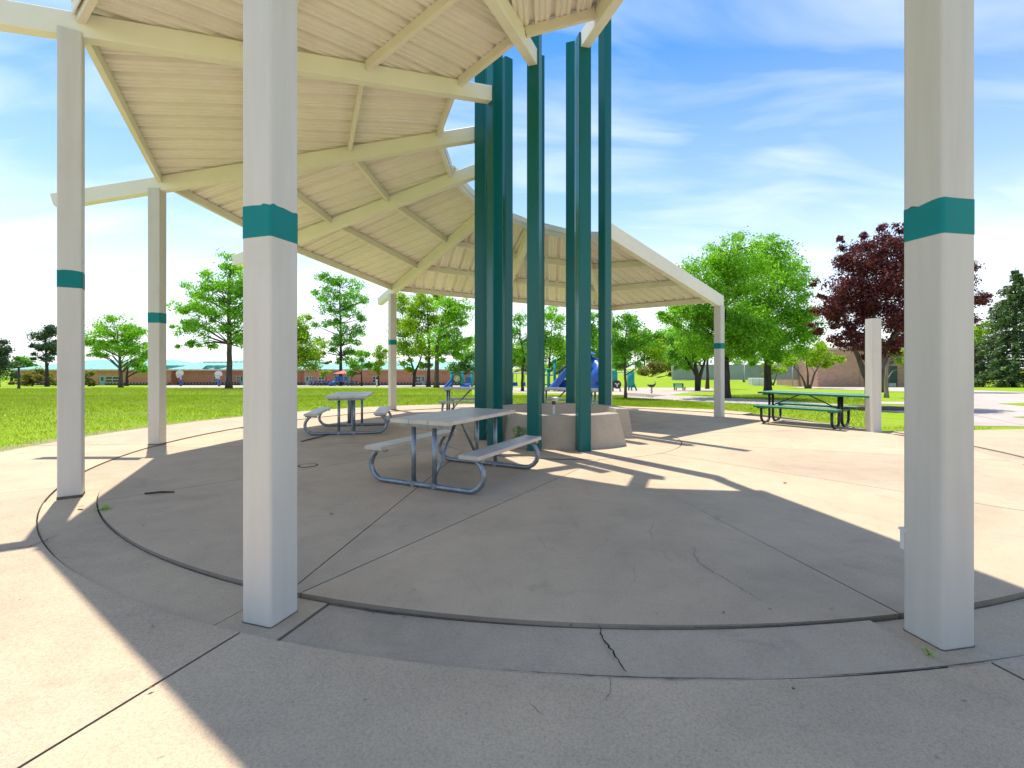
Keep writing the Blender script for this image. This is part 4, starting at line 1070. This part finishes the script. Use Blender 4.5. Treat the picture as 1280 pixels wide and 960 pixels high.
# ------------------------------------------------------------------ school building
def school():
    Y = 84.0; s = Y / FPX
    X = lambda px: (px - 640) * s
    Zp = lambda py: H - (py - HORIZ) * s
    z0 = gz(0, Y) - 0.1
    t = thing('school_building', 'long low red brick school with pale teal metal roofs', 'building', (X(300), Y, z0))
    O = (X(300), Y, z0)
    def part(m, nm, mat, par=None): return m.build(nm, mat, par or t, O)
    ev = Zp(461.6)
    bays = [(22, 186, 0.0), (186, 214, 0.0), (214, 380, 1.6), (380, 640, 0.0)]
    for x0, x1, dy in bays:
        part(MB().box((X(x0), Y + dy, z0), (X(x1), Y + 22, ev)), 'wall', M_brick)
        part(MB().box((X(x0) + 0.05, Y + dy - 0.05, z0), (X(x1) - 0.05, Y + dy - 0.004, Zp(478.4))), 'wall_base', M_base)
        part(MB().box((X(x0) + 0.05, Y + dy - 0.04, Zp(470.6)), (X(x1) - 0.05, Y + dy - 0.004, Zp(469.2))), 'brick_course', M_stripe)
        m = MB()
        for k in np.arange(x0 + 3, x1 - 2, 4.0):
            m.box((X(k), Y + dy - 0.07, Zp(479.9)), (X(k) + 0.22, Y + dy - 0.052, Zp(478.9)))
        o = part(m, 'accent_blocks', M_trim); o['kind'] = 'stuff'
    def hip(x0, x1, y0, y1, ze, zr, inset):
        xi0, xi1 = x0 + inset[0], x1 - inset[1]; ym = (y0 + y1) / 2
        m = MB().add([(x0, y0, ze), (x1, y0, ze), (x1, y1, ze), (x0, y1, ze), (xi0, ym, zr), (xi1, ym, zr)],
                     [(0, 1, 5, 4), (1, 2, 5), (2, 3, 4, 5), (3, 0, 4), (3, 2, 1, 0)])
        ro = part(m, 'roof', M_roofT)
        rb = MB()
        n = int((x1 - x0) / 1.2)
        for k in range(n + 1):
            x = x0 + (x1 - x0) * k / n
            f = min(1.0, max(0.02, (x - x0) / max(0.01, inset[0])), max(0.02, (x1 - x) / max(0.01, inset[1])))
            rb.bar((x, y0, ze + 0.03), (x, y0 + (ym - y0) * f, ze + (zr - ze) * f + 0.03), 0.05, 0.05)
        part(rb, 'roof_seams', M_roofT, ro)['kind'] = 'stuff'
        part(MB().box((x0, y0 - 0.06, ze - 0.22), (x1, y0 - 0.004, ze - 0.004)), 'fascia', M_trim)
    hip(X(19), X(187), Y - 0.9, Y + 22, ev + 0.02, Zp(450.5) + 0.25, (4.5, 3))
    hip(X(188), X(381), Y - 0.9, Y + 20, ev + 0.03, Zp(452.5), (2, 2))
    hip(X(382), X(640), Y - 0.9, Y + 22, ev + 0.025, Zp(451), (3, 3))
    for gx in (211, 260, 274):
        w = 3.4 * s
        m = MB().add([(X(gx) - w, Y - 1.0, ev + 0.1), (X(gx) + w, Y - 1.0, ev + 0.1), (X(gx) + w*0.6, Y - 0.8, Zp(456.5)), (X(gx), Y + 6, Zp(457))], [(0, 1, 2), (1, 3, 2), (0, 2, 3), (0, 3, 1)])
        part(m, 'roof_gable', MATS['green_gable'])
    # raised hall behind
    part(MB().box((X(212), Y + 9, ev), (X(250), Y + 22, Zp(451.2) * 1.0)), 'roof_unit', M_util)
    part(MB().box((X(240), Y + 12, ev), (X(330), Y + 30, Zp(451.5))), 'hall_wall', M_stripe)
    hip(X(236), X(334), Y + 11.5, Y + 31, Zp(451.4), Zp(446.0), (3, 3))
    def window(px0, px1, py0, py1, nx, ny, dy=0.0):
        yf = Y + dy
        f = MB(); fw = 0.09
        x0, x1, za, zb = X(px0), X(px1), Zp(py1), Zp(py0)
        f.box((x0, yf - 0.10, za), (x1, yf - 0.03, za + fw)); f.box((x0, yf - 0.10, zb - fw), (x1, yf - 0.03, zb))
        for k in range(nx + 1):
            xx = x0 + (x1 - x0 - fw) * k / nx; f.box((xx, yf - 0.098, za + fw), (xx + fw, yf - 0.03, zb - fw))
        wo_ = part(f, 'window', M_trim)
        for k in range(1, ny):
            zz = za + (zb - za) * k / ny; part(MB().box((x0 + fw, yf - 0.095, zz - fw/2), (x1 - fw, yf - 0.03, zz + fw/2)), 'frame_bar', M_trim, wo_)
        for k in range(nx):
            xa = x0 + (x1 - x0 - fw) * k / nx + fw; xb = x0 + (x1 - x0 - fw) * (k + 1) / nx
            part(MB().box((xa, yf - 0.06, za + fw), (xb, yf - 0.02, zb - fw)), 'pane', M_glass, wo_)
    def door(px0, px1, py0, dy=0.0):
        yf = Y + dy
        d = part(MB().box((X(px0), yf - 0.09, z0 + 0.1), (X(px1), yf - 0.01, Zp(py0))), 'door', M_door)
        wq = (X(px1) - X(px0))
        part(MB().box((X(px0) + wq*0.25, yf - 0.10, Zp(476)), (X(px1) - wq*0.25, yf - 0.092, Zp(471))), 'pane', M_glass, d)
    door(125, 131.6, 469.4); window(132.2, 149.5, 470.2, 478.2, 2, 2)
    window(259.5, 265, 470.4, 477.4, 2, 2, 1.6); door(265.3, 267.6, 470.5, 1.6); window(275, 280, 470.6, 476.6, 2, 2, 1.6); window(289, 294, 470.4, 478, 2, 2, 1.6); door(294.3, 297.6, 470.2, 1.6)
    door(382, 386.6, 469.6); window(387, 393, 470.4, 477.4, 2, 2); window(398, 406, 471, 478, 2, 2)
    window(465.5, 474, 470.6, 478, 2, 2); window(519, 526, 470, 478.6, 2, 2); door(527, 531, 469.6)
simple('green_gable', (0.06, 0.30, 0.24), None, 2, 0.5)
school()

# basketball hoops
def hoop(px, py, top, lab, flip=1):
    p = at(px, py); sc = p.y / FPX; t = thing('basketball_hoop', lab, 'basketball hoop', p, 0, 'basketball hoops in the school yard')
    h = (py - top) * sc
    MB().tube([(0, 0, -0.1), (0, 0, h * 0.72), (0.25*flip, -0.5, h * 0.80)], 0.09, 8).build('pole', M_util, t)
    MB().tube([(0, 0, 0.02), (0, 0, 0.9)], 0.15, 10).build('pole_pad', M_blue, t)
    w = 4.8 * sc; b = []
    for q_ in np.linspace(0, math.pi, 13): b.append((0.25*flip + w*math.cos(q_), h*0.78 + w*0.75*math.sin(q_)))
    b += [(0.25*flip - w*0.85, h*0.66), (0.25*flip + w*0.85, h*0.66)]
    n = len(b)
    MB().add([(x, -0.62, z) for x, z in b] + [(x, -0.56, z) for x, z in b], [tuple(range(n)), tuple(range(2*n-1, n-1, -1))] + [(k, n+k, n+(k+1) % n, (k+1) % n) for k in range(n)]).build('backboard', M_white, t)
    z = h * 0.70
    rim = [(0.25*flip + 0.24*math.cos(q_), -0.90 + 0.24*math.sin(q_), z) for q_ in np.linspace(0, 2*math.pi, 17)]
    rm = MB().tube(rim, 0.02, 6, cap=False).build('rim', M_redp, t)
    nt = MB()
    for k in range(12):
        a = 2*math.pi*k/12; b_ = a + 0.4
        nt.tube([(0.25*flip + 0.24*math.cos(a), -0.9 + 0.24*math.sin(a), z), (0.25*flip + 0.13*math.cos(b_), -0.9 + 0.13*math.sin(b_), z - 0.42)], 0.015, 4, cap=False)
        nt.tube([(0.25*flip + 0.24*math.cos(b_+0.1), -0.9 + 0.24*math.sin(b_+0.1), z), (0.25*flip + 0.13*math.cos(a), -0.9 + 0.13*math.sin(a), z - 0.42)], 0.015, 4, cap=False)
    nt.build('net', M_white, rm)
hoop(226, 482.7, 462, 'basketball hoop with blue padded pole left of the tall spreading tree')
hoop(274, 482.9, 463, 'basketball hoop just left of the trunk of the tall spreading tree')
lp = at(23.5, 486.5); sc = lp.y / FPX
t = thing('lamp_post', 'thin black lamp post on the lawn at far left', 'lamp post', lp)
hh = 28.5 * sc
MB().tube([(0, 0, -0.1), (0, 0, hh*0.93)], 0.07, 8).build('pole', M_dark, t)
MB().lathe([(0.05, hh*0.93), (0.17, hh*0.935), (0.20, hh*0.98), (0.10, hh*1.01), (0, hh*1.02)], seg=12).build('lamp_head', M_dark, t)
MB().lathe([(0.11, 0.0), (0.11, 0.25), (0.07, 0.32)], seg=10).build('base', M_dark, t)

# ------------------------------------------------------------------ brick building and tennis fence on the right
def brick_house():
    Y = 58.0; s = Y / FPX; X = lambda px: (px - 640) * s; Zp = lambda py: H - (py - HORIZ) * s
    z0 = gz(0, Y) - 0.1; O = (X(1080), Y, z0)
    t = thing('brick_building', 'low tan brick building behind the lone short post', 'building', O)
    part = lambda m, nm, mat, par=None: m.build(nm, mat, par or t, O)
    zt = Zp(437)
    part(MB().box((X(1022), Y, z0), (X(1075.5), Y + 9, zt)), 'wall', M_block)
    part(MB().box((X(1075.5), Y + 0.9, z0), (X(1240), Y + 9, zt + 0.002)), 'wall', M_block)
    part(MB().box((X(1021), Y - 0.15, zt + 0.004), (X(1241), Y + 9.1, zt + 0.25)), 'coping', M_trim)
    part(MB().box((X(1074.5), Y - 0.05, z0), (X(1079), Y + 0.85, zt)), 'brick_pier', M_block)
    part(MB().box((X(1098), Y + 0.55, z0), (X(1111), Y + 0.88, zt)), 'brick_pier', M_block)
    fr = part(MB().box((X(1111.4), Y + 0.75, z0), (X(1128), Y + 0.89, Zp(457.5))), 'door', M_ddoor)
    part(MB().box((X(1113), Y + 0.70, z0 + 0.12), (X(1126), Y + 0.745, Zp(479.2))), 'kick_plate', M_util, fr)
    part(MB().box((X(1112.6), Y + 0.70, Zp(471)), (X(1113.8), Y + 0.745, Zp(466))), 'handle', M_util, fr)
brick_house()
def fence():
    Y = 62.0; s = Y / FPX; X = lambda px: (px - 640) * s
    z0 = gz(0, Y); x0, x1 = X(840), X(1262)
    O = (X(930), Y, z0); t = thing('tennis_fence', 'tall chain link tennis court fence with grey windscreen', 'fence', O)
    n = 14
    for k in range(n + 1):
        x = x0 + (x1 - x0) * k / n
        MB().tube([(x, Y, z0 - 0.1), (x, Y, z0 + 3.05)], 0.05, 6).build('fence_post', M_util, t, O)
        if k < n:
            xb = x0 + (x1 - x0) * (k + 1) / n
            MB().box((x + 0.07, Y + 0.01, z0 + 0.9), (xb - 0.07, Y + 0.03, z0 + 2.85)).build('windscreen', M_fence, t, O)
            m = MB(); 
            for q_ in np.arange(x + 0.15, xb, 0.30): m.tube([(q_, Y, z0), (min(xb, q_ + 0.3), Y, z0 + 0.9)], 0.008, 4, cap=False); m.tube([(q_, Y, z0 + 0.9), (min(xb, q_ + 0.3), Y, z0)], 0.008, 4, cap=False)
            o = m.build('mesh_wires', M_util, t, O); o['kind'] = 'stuff'
    MB().tube([(x0, Y, z0 + 3.0), (x1, Y, z0 + 3.0)], 0.03, 6).build('top_rail', M_util, t, O)
    MB().tube([(x0, Y, z0 + 0.9), (x1, Y, z0 + 0.9)], 0.025, 6).build('middle_rail', M_util, t, O)
fence()
ub = at(949, 484.2); sc = ub.y / FPX
t = thing('utility_cabinet', 'pale square utility cabinet on the lawn by the tennis fence', 'cabinet', ub)
MB().box((-8.5*sc, 0, -0.05), (8.5*sc, 1.1, 11.5*sc)).build('body', M_util, t, bevel=0.03)
MB().box((-8.0*sc, -0.03, 0.12), (-0.3*sc, -0.004, 11*sc)).build('door', M_white, t); MB().box((0.3*sc, -0.03, 0.12), (8.0*sc, -0.004, 11*sc)).build('door', M_white, t)

# ------------------------------------------------------------------ playground
PG = 'pieces of playground equipment'
def play(name, lab, px, py, cat='play structure'):
    p = at(px, py); return thing(name, lab, cat, p), p.y / FPX
def pp(m, nm, mat, t): return m.build(nm, mat, t)
t, s = play('play_tower', 'blue and teal play tower with pinkish red canopy before the school', 427, 482.6)
for sx in (-8, 8):
    for y in (0, 1.6): pp(MB().tube([(sx*s, y, -0.1), (sx*s, y, 16.5*s)], 0.09, 8), 'post', M_tealp, t)
pp(MB().box((-8*s, 0.05, 5*s), (8*s, 1.55, 5.5*s)), 'platform', M_blue, t)
for sx in (-5.4, 0, 5.4): pp(MB().box(((sx-2.1)*s, -0.05, 6*s), ((sx+2.1)*s, 0.02, 12*s)), 'panel', M_blue, t)
pp(MB().add([(-9.5*s, -0.4, 15.5*s), (9.5*s, -0.4, 15.5*s), (9.5*s, 2.0, 15.5*s), (-9.5*s, 2.0, 15.5*s), (-1*s, 0.8, 19.5*s), (1*s, 0.8, 19.5*s)], [(0,1,5,4),(1,2,5),(2,3,4,5),(3,0,4),(3,2,1,0)]), 'canopy', M_redp, t)
pp(MB().tube([(-8*s, 0.3, 5*s), (-12*s, 0.2, 3*s), (-16*s, 0.1, 0.6*s)], 0.28, 8), 'slide', M_blue, t)
for px, lab in ((392, 'small blue outdoor table left of the yellow sapling'), (402, 'blue outdoor table next to the yellow sapling'), (413, 'blue outdoor bench left of the play tower'), (443, 'dark blue outdoor table right of the play tower')):
    t, s = play('outdoor_table', lab, px, 482.4, 'table'); t['group'] = 'blue outdoor tables in the school yard'
    pp(MB().box((-4*s, -0.35, 0.70), (4*s, 0.35, 0.78)), 'table_top', M_blue, t)
    for q_ in (-1, 1):
        pp(MB().box((-4*s, q_*0.65 - 0.12, 0.40), (4*s, q_*0.65 + 0.12, 0.46)), 'bench', M_blue, t)
        pp(MB().bar((q_*2.6*s, -0.7, 0.0), (q_*2.6*s, 0.7, 0.0), 0.06, 0.06).bar((q_*2.6*s, -0.6, 0), (q_*2.6*s, 0.25, 0.72), 0.05, 0.05).bar((q_*2.6*s, 0.6, 0), (q_*2.6*s, -0.25, 0.72), 0.05, 0.05), 'leg', M_dark, t)
t, s = play('bollard', 'small pale marker post on the edge of the school yard', 471, 483.6, 'bollard')
pp(MB().tube([(0, 0, -0.1), (0, 0, 7.5*s)], 0.10, 8), 'shaft', M_util, t); pp(MB().lathe([(0.13, 7.5*s), (0.13, 8.3*s), (0.0, 8.8*s)], seg=8), 'cap', M_white, t)

t, s = play('play_panel_structure', 'teal play structure with round tan panel and small blue slide', 571, 487.0)
for sx in (-6.5, 7.5, 19): pp(MB().tube([(sx*s, 0, -0.1), (sx*s, 0, 21.5*s)], 0.11, 8).lathe([(0.15, 21.5*s), (0.15, 22.5*s), (0, 23*s)], (sx*s, 0, 0), 8), 'post', M_tealp, t)
pn = pp(MB().box((-5.8*s, -0.06, 8*s), (6.8*s, 0.06, 19.5*s)), 'panel', M_tealp, t)
MB().tube([(0.4*s, -0.16, 13.8*s), (0.4*s, -0.065, 13.8*s)], 5.1*s, 24).build('round_window', M_dark, pn)
MB().tube([(0.4*s, -0.20, 13.8*s), (0.4*s, -0.17, 13.8*s)], 4.3*s, 24).build('disc', M_tan, pn)
MB().bar((0.4*s - 1.6*s, -0.21, 12.0*s), (0.4*s + 1.4*s, -0.21, 15.8*s), 0.03, 0.08).build('pointer', M_white, pn)
pp(MB().bar((-6*s, 0.1, 11*s), (-14*s, -0.5, 1.2*s), 0.7, 0.08), 'slide', M_blue, t)
pp(MB().bar((-6*s, -0.28, 11.8*s), (-14*s, -0.88, 2.0*s), 0.06, 0.2), 'slide_rail', M_blue, t)
pp(MB().box((8.5*s, 0.1, 6*s), (18*s, 1.2, 6.8*s)), 'platform', M_blue, t)
pp(MB().box((11*s, -0.05, 7.5*s), (18*s, 0.03, 15.5*s)), 'side_panel', M_blue, t)
pp(MB().bar((9*s, 0, 6*s), (14*s, -0.6, 0.3*s), 0.8, 0.1), 'ramp', M_blue, t)
pp(MB().bar((8*s, 0.1, 16.5*s), (19*s, 0.1, 16.5*s), 0.05, 0.08), 'top_rail', M_tealp, t)

t, s = play('swing_frame', 'teal swing frame with blue seat behind the crooked tree', 648, 488.0, 'swing')
pp(MB().tube([(-8*s, 0, -0.1), (-7.5*s, 0, 22*s)], 0.07, 8), 'post', M_tealp, t); pp(MB().tube([(14*s, 0, -0.1), (13.5*s, 0, 22*s)], 0.07, 8), 'post', M_tealp, t)
pp(MB().tube([(-8*s, 0, 22*s), (14*s, 0, 22*s)], 0.06, 8), 'top_bar', M_util, t)
for k, sx in enumerate((-4, 6)):
    pp(MB().tube([((sx-1.6)*s, 0, 22*s), ((sx-1.6)*s, 0, 9*s)], 0.015, 4), 'chain', M_dark, t); pp(MB().tube([((sx+1.6)*s, 0, 22*s), ((sx+1.6)*s, 0, 9*s)], 0.015, 4), 'chain', M_dark, t)
    pp(MB().box(((sx-3.2)*s, -0.25, 5.5*s), ((sx+3.2)*s, 0.25, 6.5*s)).box(((sx-3.0)*s, 0.2, 6.5*s), ((sx+3.0)*s, 0.28, 10*s)), 'seat', M_blue, t)

t, s = play('slide_tower', 'tall play tower with long blue slide and blue tube slide between columns', 714, 489.0)
for sx, hh in ((-34, 24), (-28, 26), (-20, 38), (12, 48), (18, 26), (26, 44)): pp(MB().tube([(sx*s, 0.4, -0.1), (sx*s, 0.4, hh*s)], 0.10, 8).lathe([(0.16, hh*s), (0.16, hh*s + 0.1), (0, hh*s + 0.16)], (sx*s, 0.4, 0), 8), 'post', M_tealp, t)
sl = pp(MB().bar((2*s, 0, 33*s), (-26*s, -0.8, 3*s), 0.9, 0.10), 'slide', M_blue, t)
MB().bar((2*s, -0.46, 35*s), (-26*s, -1.26, 5.0*s), 0.07, 0.28).build('slide_side', M_blue, sl)
pp(MB().tube([(4*s, -0.2, 40*s), (-9*s, -0.7, 31*s), (-20*s, -1.0, 22*s)], 0.08, 6), 'hand_rail', M_dark, t)
pp(MB().box((0, 0.2, 24*s), (26*s, 1.8, 25*s)), 'platform', M_blue, t)
pp(MB().box((10*s, 0.1, 26*s), (25*s, 0.16, 34*s)), 'panel', M_tealp, t)
pp(MB().add([(8*s, -0.6, 46*s), (30*s, -0.6, 46*s), (30*s, 2.2, 46*s), (8*s, 2.2, 46*s), (19*s, 0.8, 55*s)], [(0,1,4),(1,2,4),(2,3,4),(3,0,4),(3,2,1,0)]), 'canopy', M_blue, t)
tp = [(24*s, 0.3, 36*s), (29*s, -0.3, 34*s), (33*s, -0.9, 28*s), (30*s, -1.2, 21*s), (25*s, -1.1, 15*s), (24*s, -0.9, 9*s), (29*s, -1.1, 5*s), (34*s, -1.3, 3*s)]
pp(MB().tube(tp, 0.46, 12), 'tube_slide', M_blue, t)
pp(MB().bar((-34*s, 0.4, 20*s), (-20*s, 0.4, 20*s), 0.05, 0.09).bar((-34*s, 0.4, 8*s), (-20*s, 0.4, 8*s), 0.05, 0.09), 'rail', M_tealp, t)
pp(MB().bar((-6*s, -0.1, 14*s), (-14*s, -0.8, 1*s), 0.7, 0.1), 'step_ramp', M_blue, t)

t, s = play('play_panel_structure', 'teal play panel with dark round wheel right of the columns', 768, 489.5)
pp(MB().box((-4*s, -0.10, 13*s), (3.5*s, 0.10, 23*s)), 'panel', M_tealp, t)
pp(MB().tube([(0, 0.0, 23*s), (0, 0.0, 27*s)], 3.4*s, 10), 'finial', M_tealp, t)
pp(MB().tube([(-2*s, 0.15, -0.1), (-2*s, 0.15, 22*s)], 0.10, 8), 'post', M_tealp, t)
wh = pp(MB().tube([(2.5*s, -0.22, 9*s), (2.5*s, -0.12, 9*s)], 5.3*s, 22), 'wheel', M_dark, t)
ym = MB()
for q_ in (90, 210, 330): ym.bar((2.5*s, -0.24, 9*s), (2.5*s + 3.0*s*math.cos(R(q_)), -0.24, 9*s + 3.0*s*math.sin(R(q_) + (math.pi if False else 0))), 0.03, 1.3*s)
for k in range(len(ym.v)): ym.v[k] = (ym.v[k][0], ym.v[k][1], 18*s - ym.v[k][2])
ym.build('spokes', M_white, wh)
pp(MB().tube([(2*s, 0.1, 24*s), (15*s, 0.1, 24*s)], 0.05, 6), 'bar', M_util, t)
pp(MB().tube([(7*s, -0.2, -0.05), (6*s, -0.1, 6*s)], 0.06, 6), 'leg', M_util, t)
t, s = play('climber', 'small teal climber with splayed legs beside the small dark tree', 788.5, 488.2)
pp(MB().tube([(0, 0, 4*s), (0, 0, 24*s)], 0.28, 8), 'mast', M_tealp, t); pp(MB().box((-3*s, -0.2, 7*s), (3.5*s, 0.2, 13*s)), 'panel', M_tealp, t)
for sx in (-4, 0, 6.5): pp(MB().tube([(sx*s, -0.3, -0.05), (sx*0.4*s, 0, 12*s)], 0.06, 6), 'leg', M_tealp, t)
pp(MB().tube([(0, 0, 22.5*s), (-9*s, 0.2, 23*s)], 0.05, 6), 'bar', M_util, t)
t, s = play('park_bench', 'teal metal bench at the far edge of the playground', 849.5, 488.0, 'bench')
pp(MB().box((-6.5*s, -0.25, 3.2*s), (6.5*s, 0.22, 3.9*s)), 'seat', M_tealp, t)
for k in range(3): pp(MB().box((-6.5*s, 0.22 + 0.04*k, (4.6 + 1.5*k)*s), (6.5*s, 0.27 + 0.04*k, (5.7 + 1.5*k)*s)), 'back_slat', M_tealp, t)
for sx in (-5.4, 5.4): pp(MB().bar((sx*s, -0.2, -0.05), (sx*s, -0.2, 3.2*s), 0.07, 0.07).bar((sx*s, 0.18, -0.05), (sx*s, 0.30, 8.6*s), 0.07, 0.07), 'leg', M_dark, t)
t, s = play('spring_rider', 'small dark spring rider on the sand right of the columns', 814.5, 492.0, 'spring rider')
pp(MB().tube([(0.05*math.cos(q_), 0.05*math.sin(q_), 0.02 + q_*0.016) for q_ in np.linspace(0, 25, 60)], 0.02, 5), 'spring', M_dark, t)
pp(MB().tube([(-0.24, 0, 0.50), (-0.08, 0, 0.45), (0.10, 0, 0.45), (0.24, 0, 0.58)], [0.04, 0.08, 0.08, 0.035], 8), 'seat', M_dark, t)
pp(MB().tube([(0.2, -0.16, 0.66), (0.2, 0.16, 0.66)], 0.02, 6), 'handle', M_dark, t)
